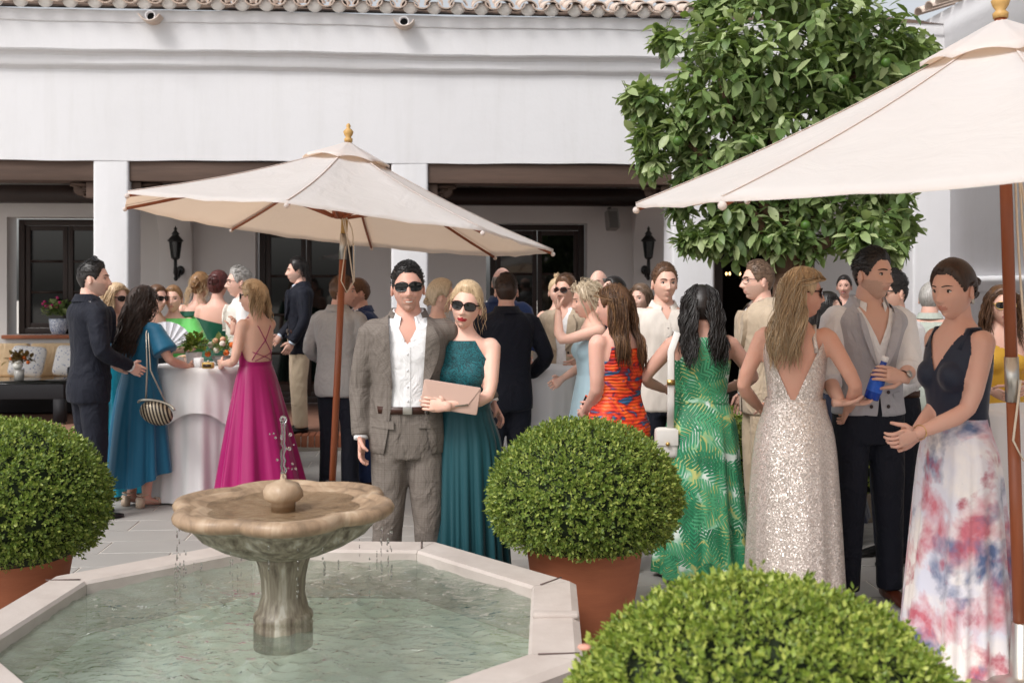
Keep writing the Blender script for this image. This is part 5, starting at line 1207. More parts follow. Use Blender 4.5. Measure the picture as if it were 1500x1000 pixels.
body(p, browcol='#1c120d', smile=.3); mk_bvh(p); hair_cap(p, HB['darkbrown'], .012, .012, 'short', rough=.001); comb_back(p, HB['darkbrown'], (0, .118, .02), 150, r=.0055, lift=.008); bun(p, HB['darkbrown'], (0, .128, .022), .036, 14); bun(p, HB['darkbrown'], (0, .122, -.02), .028, 9, 3)
H = p.H; bodice(p, M_NAVYTOP, .60, .852, .008, neck(p, .735, .745, 1.75, 1.5, arm=(.115, .85, .25, .74))); skirt(p, M_FLORAL, .625, .01, rh=(.245, .24), n=11, amp=.09, curve=.85, cols=160)
for s in (1, -1): pts = [over(p, s*.098, .79*H, True, .006), (s*.098, -.02, .838*H), (s*.098, .03, .840*H), over(p, s*.098, .795*H, False, .006)]; strap(p, pts, M_NAVYTOP, .008, flat=2)
for s in (1, -1): MB().ell(headpt(p, (s*.082, .012, -.044)), (.007, .007, .013), 8, 6).build('earring', M_STEEL, p.root)
S, E, Wt = p.arm[1][:3]; fd = (Wt - E).normalized(); MB().tube([Wt - fd*.03 + Vector((.03*math.cos(a), .008*math.cos(a), .03*math.sin(a))) for a in np.linspace(0, 6.28, 16)], .002, 6).build('bracelet', M_PIN, p.root)
p = person(1466, 416, 240, -4, 'f', 'woman in a mustard yellow one-shoulder dress and sunglasses behind the right-hand table', '#cf9a80', yaw=-3, arms={-1: ((-.13, -.22, 1.03), (-.7, .3, -.6)), 1: ((.05, -.24, 1.05), (.7, .3, -.6))})
body(p, lipcol='#a8555a'); hair_cap(p, HB['brown'], .014, .012, 'short'); strands(p, HB['brown'], 150, .33, .012, 2, r=.008, thick=.018); sunglasses(p, w=.031, h=.024, round_=2.2, frame=M_PIN)
H = p.H; bodice(p, M_YEL, .60, .84, .008, lambda v, H=H: np.maximum(v[:, 2] - (.775*H - v[:, 0]*.42), np.abs(v[:, 0]) - .118)); skirt(p, M_YEL, .62, .03, rh=(.28, .25), n=10, amp=.08)
# -- centre right
p = person(1027, 417, 257, 182, 'f', 'woman in a green palm-leaf print maxi dress seen from behind', '#b87c5f', arms={1: ((.16, -.20, 1.04), (1.2, .45, -.3)), -1: ((-.16, -.20, 1.04), (-1.2, .45, -.3))}, build=1.12, yaw=-8)
body(p); mk_bvh(p); hair_cap(p, HB['black'], .018, .012, 'short'); strands(p, HB['black'], 260, .34, .014, 2.4, r=.009, thick=.03, back_only=True)
H = p.H; bodice(p, M_PALM, .60, .845, .009, neck(p, .825, .835, arm=(.055, .84, .62, .755))); skirt(p, M_PALM, .625, .02, rh=(.27, .25), n=10, amp=.08, curve=1.1)
a, f_, b_ = width(p, .622, .016); x_, y_ = sup(a, f_, b_, 40); MB().rings([[(xx, yy + .008, z_*H) for xx, yy in zip(x_, y_)] for z_ in (.610, .622, .636)], cap=False).build('waist_tie', M_PALM, p.root)
PALMW = p
p = person(972, 383, 224, 4, 'm', 'man in an untucked ivory embroidered shirt and dark trousers facing the courtyard', '#c9957a', yaw=4)
body(p, smile=.4, browcol='#2c1d14'); hair_cap(p, HB['brown'], .007, .012, 'short', tuft=160, tuftL=.016, sideT=.006)
trousers(p, M_NAVY); shoes(p, M_BLKSHOE)
M_BARONG = mat('pina_shirt_cloth', '#d9d0c6', .7, .16, 14, .25, 240, .002, sheen=.2, stretch=(3, 3, .7))
shirt_core(p, M_BARONG, .017, .468, .842, vneck=.80, slv=lambda mb: sleeves(p, mb, .012, .95), amp=.006); collar(p, M_BARONG, gap=22, tip=.055)
patch(p, 'placket', p.sh_bvh, [(-.018, .795*p.H), (-.018, .66*p.H)], [(.018, .795*p.H), (.018, .66*p.H)], M_BARONG, .005, 12, 3)
for z_ in (.775, .745, .715, .685): MB().ell((0, surf_y(p.sh_bvh, 0, z_*p.H) - .008, z_*p.H), (.006, .003, .006), 8, 5).build('button', M_OFFW, p.root)
p = person(903, 415, 256, -142, 'f', 'woman in a ruched orange and blue print dress with long brown hair holding a phone', '#c98d74', yaw=22, arms={1: ((.10, -.16, .93), (.4, .9, -.3), None, None, .6), -1: ((-.06, -.24, .94), (-.6, .7, -.3), None, None, .6)}, build=1.14)
body(p); mk_bvh(p); hair_cap(p, HB['brown'], .016, .010, 'short'); strands(p, HB['brown'], 230, .36, .008, 1.6, r=.008, thick=.026, part=.02, tuck=True); strands(p, HB['lightbrown'], 50, .34, .010, 1.6, r=.006, thick=.034, seed=3, tuck=True)
bodice(p, M_ORPRINT, .46, .82, .010, neck(p, .80, .79, .0, .12, arm=(.118, .82, .2, .75)), amp=.004); skirt(p, M_ORPRINT, .50, .30, rh=(.20, .17), n=9, amp=.03)
ORANGEW = p
p = person(866, 410, 214, -78, 'f', 'woman with a blonde ponytail in pale blue raising a hand to her face', '#dba98f', yaw=-6, pitch=8, arms={1: ((.02, -.24, 1.50), (.5, -.2, -1), (-.1, -.2, 1), (.0, .9, .2), .5), -1: ((-.16, -.18, 1.0), (-.5, .6, -.3))})
body(p); mk_bvh(p); hair_cap(p, HB['pale'], .012, .010, 'short', rough=.001); comb_back(p, HB['pale'], (0, .112, .03), 120); bun(p, HB['pale'], (0, .115, .03), .02, 6)
strands(p, HB['pale'], 46, .34, .008, 1.4, r=.007, thick=.05, back_only=True, gather=(0, .2, .06), name='ponytail')
bodice(p, M_SKY, .60, .84, .008, neck(p, .79, .79, .1, .1)); skirt(p, M_SKY, .625, .02, rh=(.30, .28), n=12, amp=.09)
p = person(831, 400, 184, -28, 'm', 'man in a beige suit and sunglasses leaning a hand on the far white table', '#c58d70', yaw=-6, arms={-1: ((-.20, -.25, 1.06), (-.6, .5, -.4)), 1: ((.2, -.22, 1.08), (.6, .5, -.4))})
body(p, browcol='#3a2418'); hair_cap(p, HB['brown'], .008, .016, 'short', tuft=120, tuftL=.02, sideT=.006); sunglasses(p, w=.027, h=.021, round_=2.0, m=mat('brown_lens', '#2a1411', .1)); suit(p, M_BEIGE, M_BEIGE, jk=dict(V=.665, opened=.04))
p = person(818, 399, 165, 20, 'f', 'woman with a blonde topknot in a dark teal dress behind the beige suit', '#c9957a', yaw=-20, hair_h=.06)
body(p); hair_cap(p, HB['blonde'], .010, .010, 'short'); comb_back(p, HB['blonde'], (0, .03, .125), 60); bun(p, HB['blonde'], (0, .035, .150), .034, 8); bodice(p, M_DTEAL, .60, .84, .010, neck(p, .80, .80), slv=lambda mb: short_sleeves(p, mb, .008, .7, .01)); skirt(p, M_DTEAL, .62, .1)
p = person(878, 392, 160, -30, 'm', 'older man with thin grey hair behind the blonde ponytail', '#d09c85', z0=0)
body(p); hair_cap(p, HB['grey'], .006, .0, 'rim'); suit(p, M_GREY, M_GREY, jk=dict(V=.68))
p = person(902, 402, 186, -75, 'm', 'dark-haired man in profile behind the orange print dress', '#d3a38c', yaw=4)
body(p, browcol='#15100d'); hair_cap(p, HB['black'], .008, .010, 'receding', sideT=.007); suit(p, M_NAVY2, M_NAVY2, jk=dict(V=.68))
p = person(941, 414, 175, -40, 'f', 'fair-haired guest half hidden behind the ivory embroidered shirt', '#d3a38c')
body(p); hair_cap(p, HB['ash'], .016, .010, 'short'); strands(p, HB['ash'], 60, .2, .008, 2, r=.008); bodice(p, M_OFFW, .60, .84, .012, slv=lambda mb: short_sleeves(p, mb, .01)); skirt(p, M_OFFW, .62, .2)
p = person(741, 398, 208, 196, 'm', 'man in a midnight navy suit with his back to the courtyard beside the teal gown', '#c08a6e', yaw=-14, arms={-1: ((-.24, -.20, 1.0), (-.6, .6, -.2)), 1: ((.23, -.2, 1.02), (.6, .6, -.2))})
body(p); hair_cap(p, HB['darkbrown'], .008, .012, 'short', tuft=180, tuftL=.018, sideT=.007); sunglasses(p, clear=True, name='spectacles', frame=mat('dark_wire', '#1a1614', .3)); suit(p, M_NAVY, M_NAVY, jk=dict(V=.68, btn=0))
patch(p, 'back_vent', p.jk_bvh, [(-.003, .56*p.H), (-.003, .46*p.H)], [(.012, .56*p.H), (.012, .46*p.H)], M_NAVY, .004, 6, 3, front=False)
p = person(735, 392, 182, 165, 'm', 'bald man in a royal blue suit behind the midnight navy suit', '#d39f8a', hair_h=0)
body(p); hair_cap(p, HB['grey'], .003, .0, 'rim', rough=.0005); suit(p, M_BLUE, M_BLUE, jk=dict(V=.68))
p = person(643, 407, 200, 120, 'f', 'blonde guest glimpsed between the check suit and the teal gown', '#d3a38c', yaw=-20)
body(p); hair_cap(p, HB['pale'], .018, .012, 'short'); comb_back(p, HB['pale'], (0, .11, -.02), 70); bun(p, HB['pale'], (0, .105, -.03), .04); bodice(p, M_GREY, .60, .84, .012, slv=lambda mb: sleeves(p, mb, .01)); skirt(p, M_GREY, .62, .25)
# -- behind, right
p = person(1114, 380, 222, -86, 'm', 'man with glasses and cropped brown hair in profile behind the sequin gown', '#cf9a80', yaw=2)
body(p, beard=stub, beardcol='#6b4a38', browcol='#4a3223'); hair_cap(p, HB['ash'], .007, .014, 'short', tuft=150, tuftL=.018, sideT=.006); sunglasses(p, clear=True, name='spectacles', frame=M_LENS, w=.027, h=.019, round_=3.0); suit(p, M_BEIGE, M_CHINO, jk=dict(V=.665))
p = person(1210, 426, 225, 52, 'f', 'woman with long straight black hair behind the grey waistcoat', '#d3a487', yaw=0, pitch=-4)
body(p, lipcol='#b5605c', browcol='#100c0b'); hair_cap(p, HB['black'], .014, .012, 'short'); strands(p, HB['black'], 170, .40, .003, 1, r=.008, thick=.02); bodice(p, M_NAVYTOP, .60, .84, .010, neck(p, .80, .81)); skirt(p, M_NAVYTOP, .62, .1)
p = person(1237, 401, 142, -24, 'f', 'small distant smiling woman with tied-back dark hair near the gallery', '#c98f75', z0=.148)
body(p, lipcol='#a8323c', smile=1, teeth=True, browcol='#120d0b'); hair_cap(p, HB['black'], .010, .010, 'short'); bun(p, HB['black'], (0, .11, .0), .035); bodice(p, satin('dusty_rose', '#b88379', .6), .60, .80, .010, neck(p, .775, .78)); skirt(p, MATS['dusty_rose'], .62, .05)
p = person(1309, 396, 242, -76, 'm', 'man with slick black hair, sunglasses and a white shirt behind the grey waistcoat', '#c9977b', yaw=4, arms={1: ((.2, -.2, 1.0), (.6, .6, -.2))})
body(p, browcol='#0d0a09'); hair_cap(p, HB['black'], .007, .026, 'short', tuft=150, tuftL=.03, comb=(0, .8, .3), sideT=.005); sunglasses(p, w=.029, h=.021, round_=2.8)
trousers(p, M_NAVY, belt=M_BELT); shoes(p, M_BLKSHOE); shirt_core(p, M_WHITE, .014, .57, .842, slv=lambda mb: sleeves(p, mb, .012, .96), amp=.006); collar(p, M_WHITE)
p = person(1362, 408, 212, 150, 'm', 'man in a pale sage linen shirt seen from behind beside the side wing', '#c08a70', yaw=-10)
body(p); hair_cap(p, HB['grey'], .004, .003, 'short', rough=.0005); M_SAGE = cloth_mat('sage_linen', '#aab0a6', .85, .12, 300); trousers(p, M_NAVY2); shoes(p, M_BRNSHOE); shirt_core(p, M_SAGE, .016, .47, .842, slv=lambda mb: sleeves(p, mb, .012, .6), amp=.006); collar(p, M_SAGE)
# -- left group
p = person(133, 379, 205, 128, 'm', 'man in a dark navy suit with sunglasses pushed up on his head', '#d3a38c', yaw=-26, arms={-1: ((-.20, -.22, 1.08), (-.5, .7, -.3)), 1: ((.20, -.22, 1.08), (.5, .7, -.3))})
body(p, beard=stub, beardcol='#2a1c15', browcol='#15100d'); hair_cap(p, HB['black'], .008, .012, 'short', tuft=160, tuftL=.018, sideT=.006); sunglasses(p, up=True); suit(p, M_NAVY, M_NAVY, jk=dict(V=.68))
p = person(206, 417, 194, 150, 'f', 'woman in a teal flutter-sleeve midi dress with long wavy dark hair, seen from behind', '#b87c5f', yaw=-16, arms={-1: ((-.26, -.24, 1.04), (-.5, .7, -.4)), 1: ((.22, -.2, 1.04), (.5, .7, -.4))}, build=1.08, stance=.08)
body(p); mk_bvh(p); hair_cap(p, HB['darkbrown'], .016, .012, 'short'); strands(p, HB['darkbrown'], 230, .46, .016, 2.6, r=.009, thick=.026, back_only=True)
bodice(p, M_TEAL, .60, .856, .010, neck(p, .83, .845), slv=lambda mb: short_sleeves(p, mb, .010, .74, .035), amp=.006); skirt(p, M_TEAL, .632, .13, rh=(.25, .23), n=9, amp=.10, curve=.8, hemf=lambda t: .05*np.sin(t*2 + 1))
MB().tube([headpt(p, (-.05, .078, .055)), headpt(p, (-.02, .103, .050))], [(.004, .007)]*2, 8).build('hair_clip', M_PIN, p.root)
M_NUDE = mat('nude_heel', '#c9b29c', .4, .1, 30)
for an in (q[2] for q in legs(p)):
    f0 = an + Vector((0, 0, -.045*p.H + .004)); mb = MB(); mb.box(f0 + Vector((0, .055, .035)), (.05, .045, .07)); mb.tube([f0 + Vector((0, .07, .075)), f0 + Vector((0, 0, .05)), f0 + Vector((0, -.09, .012)), f0 + Vector((0, -.17, .010))], [(.006, .03), (.006, .034), (.006, .042), (.006, .03)], 8, up=(0, 0, 1)); mb.tube([f0 + Vector((.04, -.10, .012)), f0 + Vector((.02, -.10, .05)), f0 + Vector((-.02, -.10, .05)), f0 + Vector((-.04, -.10, .012))], [(.004, .012)]*4, 6); mb.tube([f0 + Vector((.036*math.cos(a), .03 + .045*math.sin(a), .095)) for a in np.linspace(0, 6.28, 14)], .005, 6); mb.build('heeled_sandal', M_NUDE, p.root)
TEALW = p
p = person(167, 413, 184, 66, 'f', 'woman with long golden hair and sunglasses in turquoise satin beside the navy suit', '#d3a084', yaw=4, arms={1: ((.2, -.2, 1.05), (.6, .5, -.4))})
body(p); hair_cap(p, HB['blonde'], .016, .012, 'short'); strands(p, HB['blonde'], 170, .40, .012, 1.8, r=.008, thick=.02); sunglasses(p); M_TURQ = satin('turquoise_satin', '#0f7d93', .35); bodice(p, M_TURQ, .60, .83, .010, neck(p, .79, .80)); skirt(p, M_TURQ, .625, .02, rh=(.30, .27), n=11, amp=.1)
p = person(228, 415, 168, 58, 'f', 'guest in sunglasses glimpsed behind the teal flutter-sleeve dress', '#c08a70')
body(p); hair_cap(p, HB['brown'], .014, .008, 'short'); bun(p, HB['brown'], (0, .1, -.03), .035); sunglasses(p); bodice(p, M_NAVYTOP, .60, .83, .010, neck(p, .79, .80)); skirt(p, M_NAVYTOP, .62, .05)
p = person(254, 416, 166, 2, 'f', 'woman in a lime green cape dress holding a white fan at the left table', '#d3a084', yaw=6, arms={-1: ((-.13, -.26, 1.10), (-.8, .3, -.5)), 1: ((.06, -.30, 1.10), (.8, .3, -.5), (0, -.2, 1), (-.3, .9, 0), .9)})
body(p, browcol='#4a3020'); hair_cap(p, HB['lightbrown'], .012, .010, 'short'); comb_back(p, HB['lightbrown'], (0, .11, -.02), 80); bun(p, HB['lightbrown'], (0, .105, -.03), .035); bodice(p, M_LIME, .60, .852, .012, neck(p, .832, .842), slv=lambda mb: short_sleeves(p, mb, .016, .95, .06), amp=.007); skirt(p, M_LIME, .62, .02)
LIMEW = p
p = person(291, 397, 152, 196, 'f', 'woman with curly highlighted updo in an emerald dress, turned to the gallery', '#cf9a80', yaw=-24, hair_h=.03)
body(p); hair_cap(p, HB['lightbrown'], .018, .014, 'short', rough=.004); comb_back(p, HB['blonde'], (0, .11, .03), 70); bun(p, HB['lightbrown'], (0, .11, .03), .055, 16); strands(p, HB['blonde'], 26, .22, .02, 4, r=.006, back_only=True); bodice(p, M_EMER, .60, .835, .010, neck(p, .80, .80), slv=lambda mb: short_sleeves(p, mb, .012, .8, .02)); skirt(p, M_EMER, .62, .02)
p = person(319, 397, 156, 172, 'f', 'woman with a dark red updo in an off-shoulder emerald dress, back bare', '#c98f75', hair_h=.02, build=1.05)
body(p); hair_cap(p, HB['auburn'], .018, .016, 'short', rough=.004); comb_back(p, HB['auburn'], (0, .10, .05), 80); bun(p, HB['auburn'], (0, .09, .05), .06, 16); bodice(p, M_EMER, .60, .80, .010, lambda v, H=p.H: v[:, 2] - (.745*H + v[:, 0]*.22), slv=lambda mb: short_sleeves(p, mb, .012, .8, .02), amp=.006); skirt(p, M_EMER, .62, .02)
p = person(353, 390, 166, -72, 'm', 'grey-haired man in glasses and a cream waistcoat behind the magenta gown', '#d09c85', yaw=6)
body(p, smile=.7, browcol='#6d675f'); hair_cap(p, HB['grey'], .010, .018, 'short', tuft=140, tuftL=.025, comb=(0, .7, .4)); sunglasses(p, clear=True, name='spectacles', frame=mat('red_brown_frame', '#4a1512', .3), w=.026, h=.018, round_=3); trousers(p, M_NAVY2); shoes(p, M_BLKSHOE); shirt_core(p, M_WHITE, slv=lambda mb: sleeves(p, mb, .010, .95)); collar(p, M_WHITE); jacket(p, M_OFFW, hem=.53, V=.70, sleeve=False, lap=.02, btn=0, name='waistcoat', pockets=False)
p = person(374, 408, 194, -122, 'f', 'woman in a magenta satin gown with a lace-up open back', '#d3a084', yaw=20, arms={1: (('px', 326, 533, 7.75), (.4, .7, -.4), None, None, .6), -1: ((-.02, -.26, 1.32), (-.6, .1, -.9), (.1, .2, 1), None, .8)}, stance=.07)
body(p); mk_bvh(p); hair_cap(p, HB['blonde'], .016, .012, 'short'); strands(p, HB['blonde'], 130, .17, .014, 2.6, r=.009, thick=.02, part=.01, tuck=True); sunglasses(p)
H = p.H; bodice(p, M_MAG, .60, .80, .008, neck(p, .775, .645)); skirt(p, M_MAG, .628, .01, rh=(.36, .33), n=10, amp=.085, curve=.85, shift=(0, .06))
for s in (1, -1):
    strap(p, [over(p, s*.10, .75*H, True, .005), over(p, s*.085, .79*H, True, .005), (s*.085, .012, .844*H), over(p, s*.06, .80*H, False, .005), over(p, 0, .74*H, False, .005), over(p, -s*.07, .69*H, False, .005), over(p, -s*.10, .655*H, False, .005)], M_MAG, .0035, flat=1)
    strap(p, [over(p, s*x, z*H, False, .005) for x, z in ((.10, .69), (.05, .678), (0, .668), (-.05, .658), (-.08, .65))], M_MAG, .003, flat=1)
MAGW = p
p = person(438, 377, 142, -72, 'm', 'man in a navy blazer and sand chinos standing on the gallery step', '#cf9a80', z0=.148, yaw=0, arms={1: ((.22, -.1, .93), (.4, .6, 0)), -1: ((-.2, -.18, .98), (-.4, .6, 0))})
body(p, beard=stub, beardcol='#1d1410', browcol='#120d0b'); hair_cap(p, HB['black'], .012, .018, 'short', tuft=120, tuftL=.03, comb=(0, .8, .2)); strands(p, HB['black'], 30, .12, .006, 2, r=.007, back_only=True); suit(p, M_NAVY, M_CHINO, shirt=cloth_mat('pale_blue_shirt', '#c3cfdd'), jk=dict(V=.655, opened=.05), belt=M_BELT)
p = person(497, 402, 184, 160, 'm', 'man in a pale grey blazer and navy trousers seen from behind at the parasol pole', '#c98f75', yaw=-62, arms={-1: ((-.2, -.2, 1.02), (-.5, .6, -.3)), 1: ((.2, -.2, 1.02), (.5, .6, -.3))})
body(p); hair_cap(p, HB['brown'], .008, .014, 'short', tuft=140, tuftL=.02, sideT=.006); suit(p, M_GREY, M_NAVY, shoe=M_BRNSHOE, jk=dict(V=.68, g=.024))
p = person(527, 405, 178, -58, 'm', 'man in royal blue with a blue bow tie behind the pale grey blazer', '#cf9a80', yaw=-10)
body(p); hair_cap(p, HB['brown'], .008, .012, 'short', sideT=.006); sunglasses(p, clear=True, name='spectacles', frame=M_IRON, w=.026, h=.018); suit(p, M_BLUE, M_BLUE, shoe=M_BRNSHOE, jk=dict(V=.66, opened=.03), vneck=None)
mb = MB()
for s in (1, -1): mb.tube([(0, -.075, .842*p.H), (s*.03, -.085, .842*p.H), (s*.06, -.08, .842*p.H)], [(.008, .006), (.018, .008), (.026, .006)], 8)
mb.build('bow_tie', mat('blue_bow_tie', '#3f6fae', .6), p.root)
bpy.data.scenes.remove(_tmp)
# ================================================================== TABLES AND SMALL THINGS
M_LINEN = mat('white_table_linen', (.80, .79, .79), .85, .06, 4, .2, 300, .001, sheen=.2)
def draped_table(px, d, r, zt, label, seed, n=11, topper=None, hem=.015):
    t = thing('cocktail_table', label, 'table', (xd(px, d), d, 0), 0, 'cocktail tables under white cloths'); rs = np.random.RandomState(seed)
    MB().lathe([(0, 0), (.20, 0), (.20, .015), (.03, .03), (.03, zt - .03), (r*.9, zt - .028), (r*.97, zt - .02), (r*.97, zt - .006), (0, zt - .005)], 32).build('table_frame', M_IRON, t)
    tt = np.linspace(0, 2*np.pi, 144, endpoint=False); ph = rs.rand(3)*6.28; fold = (np.sin(n*tt + ph[0] + .8*np.sin(2*tt)) + .5*np.sin((2*n + 1)*tt + ph[1]) + .6*np.sin(5*tt + ph[2]))/2
    P = [[(q*r*math.cos(a), q*r*math.sin(a), zt) for a in tt] for q in (.02, .5, .93)]
    for z, e in ((zt - .004, 1.0), (zt - .03, 1.015), (zt - .10, 1.02), (zt*.7, 1.03), (zt*.45, 1.05), (zt*.2, 1.08), (hem, 1.11)):
        k = (zt - z)/zt; P.append([(r*(e + .11*k**.7*f)*math.cos(a), r*(e + .11*k**.7*f)*math.sin(a), z) for a, f in zip(tt, fold)])
    MB().grid(P, wrap=True).build('tablecloth', M_LINEN, t)
    if topper:
        z0 = zt + .004; P = [[(q*r*math.cos(a), q*r*math.sin(a), z0) for a in tt] for q in (.02, .5, .95)]
        for k in np.linspace(0, 1, 9):
            row = []
            for a, f in zip(tt, fold): L = topper*(1 + .42*abs(math.cos(2*(a + .55)))**2.5); row.append(((r*1.03 + .012 + .045*k + .02*k*f)*math.cos(a), (r*1.03 + .012 + .045*k + .02*k*f)*math.sin(a), z0 - .004 - L*k))
            P.append(row)
        MB().grid(P, wrap=True).build('top_cloth', M_LINEN, t)
    return t
draped_table(292, 8.12, .36, 1.03, 'round table under a white cloth and square topper, set with plants and mugs', 3, topper=.33)
draped_table(781, 7.75, .33, 1.05, 'round table under a white cloth beside the beige-suited guest', 5, 9)
draped_table(1537, 4.95, .31, 1.06, 'round table under a white cloth at the foot of the yellow dress', 7, 9)
def tp(px, py, d, z=None):
    v = at(px, py, d); 
    if z is not None: v.z = z
    return v
def leafclump(rs, N, c, r, L, wd=.3, up=.4):
    V = []; F = []
    for i in range(N):
        d = Vector((rs.gauss(0, 1), rs.gauss(0, 1), abs(rs.gauss(0, 1)) + up)).normalized(); p = Vector(c) + Vector((d.x*r[0], d.y*r[0], d.z*r[1]))*rs.uniform(.3, 1); dd = (d + Vector((rs.gauss(0, .5), rs.gauss(0, .5), rs.gauss(0, .4)))).normalized(); l = L*rs.uniform(.7, 1.2); o = len(V); V += leaf_verts(p, dd, Vector((0, 0, 1)), l, l*wd, .2); F += [tuple(x + o for x in q) for q in LF]
    return MB().add(V, F)
def petals(mb, c, r, rs, n=14):
    for i in range(n):
        d = Vector((rs.gauss(0, 1), rs.gauss(0, 1), rs.gauss(.3, .8))).normalized(); s = d.orthogonal().normalized(); w = d.cross(s); o = Vector(c) + d*r*.45; mb.ell(o, (r*.55, r*.55, r*.18), 8, 5, Matrix((s, w, d)).transposed())
rs = random.Random(31)
t = thing('potted_plant', 'bushy green plant in a small white pot on the left table', 'plant', tp(284, 0, 8.0, 1.034)); MB().lathe([(0, 0), (.048, 0), (.062, .10), (.066, .105), (.058, .105), (.052, .09), (0, .088)], 24).build('pot', M_WHITE, t); kind(leafclump(rs, 240, (0, 0, .12), (.11, .13), .05, .26).build('foliage', M_BOX, t), 'stuff')
t = thing('flower_arrangement', 'white and orange flowers in a grey bowl on the left table', 'flowers', tp(325, 0, 8.1, 1.034)); MB().lathe([(0, 0), (.04, 0), (.075, .05), (.078, .07), (.07, .07), (0, .06)], 24).build('bowl', M_GREY, t); kind(leafclump(rs, 130, (0, 0, .09), (.12, .12), .06, .22).build('foliage', M_ORANGE, t), 'stuff')
for nm, colr, pts in (('white_rose', '#e8ddd2', ((-.07, -.06, .16), (-.02, -.08, .12), (.03, -.09, .17))), ('peach_rose', '#d9a889', ((.02, -.04, .20), (-.04, -.03, .19))), ('orange_rose', '#e0702c', ((.095, -.05, .16), (-.09, -.07, .09), (.06, -.09, .1)))):
    for q in pts: mb = MB(); petals(mb, q, .034, rs); mb.build('flower', mat(nm, colr, .6, .2, 40), t)
def mug(loc, label):
    t = thing('mug', label, 'mug', loc, rs.uniform(0, 6)); MB().lathe([(0, 0), (.03, 0), (.036, .02), (.038, .075), (.035, .075), (.033, .01), (0, .01)], 24).build('cup', M_WHITE, t); MB().tube([(.036 + .024*math.sin(a), 0, .04 + .024*math.cos(a)) for a in np.linspace(0, 3.14, 9)], .0045, 8).build('handle', M_WHITE, t)
mug(tp(262, 0, 7.86, 1.034), 'white mug nearest the teal dress on the left table'); mug(tp(291, 0, 7.82, 1.034), 'white mug in front of the potted plant')
t = thing('round_purse', 'small blush purse lying on the left table behind the mugs', 'purse', tp(272, 0, 8.25, 1.034)); MB().ell((0, 0, .035), (.08, .04, .036), 20, 10).build('pouch', mat('blush_leather', '#c9a899', .5), t); MB().tube([(-.05, -.03, .05), (0, -.042, .06), (.05, -.03, .05)], .004, 6).build('clasp', M_PIN, t)
w = MAGW.world(MAGW.arm[1][2]); t = thing('trinket_box', 'little gilt box under the magenta-gowned guest\'s hand', 'box', (w.x - .10, w.y - .03, 1.034)); MB().box((0, 0, .025), (.085, .055, .05)).build('case', M_PIN, t, bevel=.012); MB().bx(-.03, .03, -.0285, -.0275, .012, .035).build('inlay', mat('dark_inlay', '#3a2a1c', .4), t); MB().ell((0, 0, .054), .010, 10, 6).build('knob', M_STEEL, t)
# white folding fan held by the woman in lime green
w = LIMEW.world(LIMEW.arm[1][2]); t = thing('folding_fan', 'open white folding fan in front of the lime green dress', 'fan', (w.x - .01, w.y - .06, w.z + .02))
mf = mat('white_fan_paper', '#dcdce2', .8, .05, 20)
for k in range(19):
    a = R(18 + k*8.0); d = Vector((math.cos(a), -.05*(k % 2), math.sin(a))); a2 = R(18 + (k + 1)*8.0); d2 = Vector((math.cos(a2), -.05*((k + 1) % 2), math.sin(a2)))
    if k < 18: MB().add([d*.075, d2*.075, d2*.235, d*.235], [(0, 1, 2, 3)]).build('leaf', mf, t, smooth=False)
    MB().tube([Vector((0, 0, 0)), d*.235], [(.0035, .0015), (.003, .0015)], 4).build('stick', mf, t)
# chain bag of the teal dress
M_CHAIN = mat('silver_chain', '#b9b4a8', .3, .2, 60, 0, metal=.9)
b0 = at(229, 603, 7.45); t = thing('chain_bag', 'striped silver and black kiss-lock bag hanging on a chain from the teal shoulder', 'handbag', b0)
m, n, l, b = base_mat('striped_metallic_cloth'); nt = m.node_tree; v_ = coords(nt); sp = n.new('ShaderNodeSeparateXYZ'); l.new(v_, sp.inputs[0]); k = mathn(nt, 'GREATER_THAN', mathn(nt, 'SINE', mathn(nt, 'MULTIPLY_ADD', sp.outputs[0], 260, mathn(nt, 'MULTIPLY', sp.outputs[2], 70))), .1); l.new(mixc(nt, k, '#2a221d', '#a0937f'), b.inputs['Base Color']); b.inputs['Metallic'].default_value = .5; b.inputs['Roughness'].default_value = .35
MB().ell((0, 0, -.01), (.125, .05, .085), 24, 14, Matrix.Rotation(.35, 3, 'Y')).build('pouch', m, t); MB().tube([(.13*math.cos(a), .012*math.sin(2*a), .035 + .045*math.sin(a) - .03*math.cos(a)) for a in np.linspace(0.1, 3.04, 14)], .010, 8).build('frame', M_CHAIN, t)
sh = at(217, 478, 7.62) - b0; cp = [Vector((-.08, .01, .07)), Vector((-.075, .02, .3)), sh + Vector((0, -.04, -.05)), sh + Vector((0, .02, .03)), sh + Vector((.012, -.03, -.05)), Vector((-.05, .02, .3)), Vector((.06, .01, .075))]; MB().tube(cp, .006, 6).build('chain', M_CHAIN, t)
# white shoulder bag of the palm dress
M_WLEA = mat('white_leather', '#d8d4cf', .4, .06, 20); s0 = PALMW.world((.150, .03, .848*PALMW.H)); s1 = PALMW.world((.14, -.07, .81*PALMW.H)); b0 = at(976, 648, 5.75); t = thing('shoulder_bag', 'white shoulder bag on a wide strap against the palm-leaf dress', 'handbag', b0)
MB().box((0, 0, 0), (.13, .09, .17)).build('body', M_WLEA, t, bevel=.03, segs=3); MB().box((0, -.047, .035), (.12, .012, .09)).build('flap', M_WLEA, t, bevel=.005); MB().ell((0, -.056, .0), .012, 10, 6).build('clasp', M_PIN, t)
q = [at(983, y, 5.70) - b0 for y in (625, 590, 550, 515)] + [s0 - b0 + Vector((0, -.05, .0)), s0 - b0 + Vector((0, 0, .012)), s1 - b0]; q[0] = Vector((.02, -.02, .09)); MB().tube(q, [(.020, .003)]*len(q), 8, up=(1, 0, 0)).build('strap', M_WLEA, t); MB().box(at(983, 560, 5.69) - b0, (.046, .006, .03)).build('buckle', M_PIN, t)
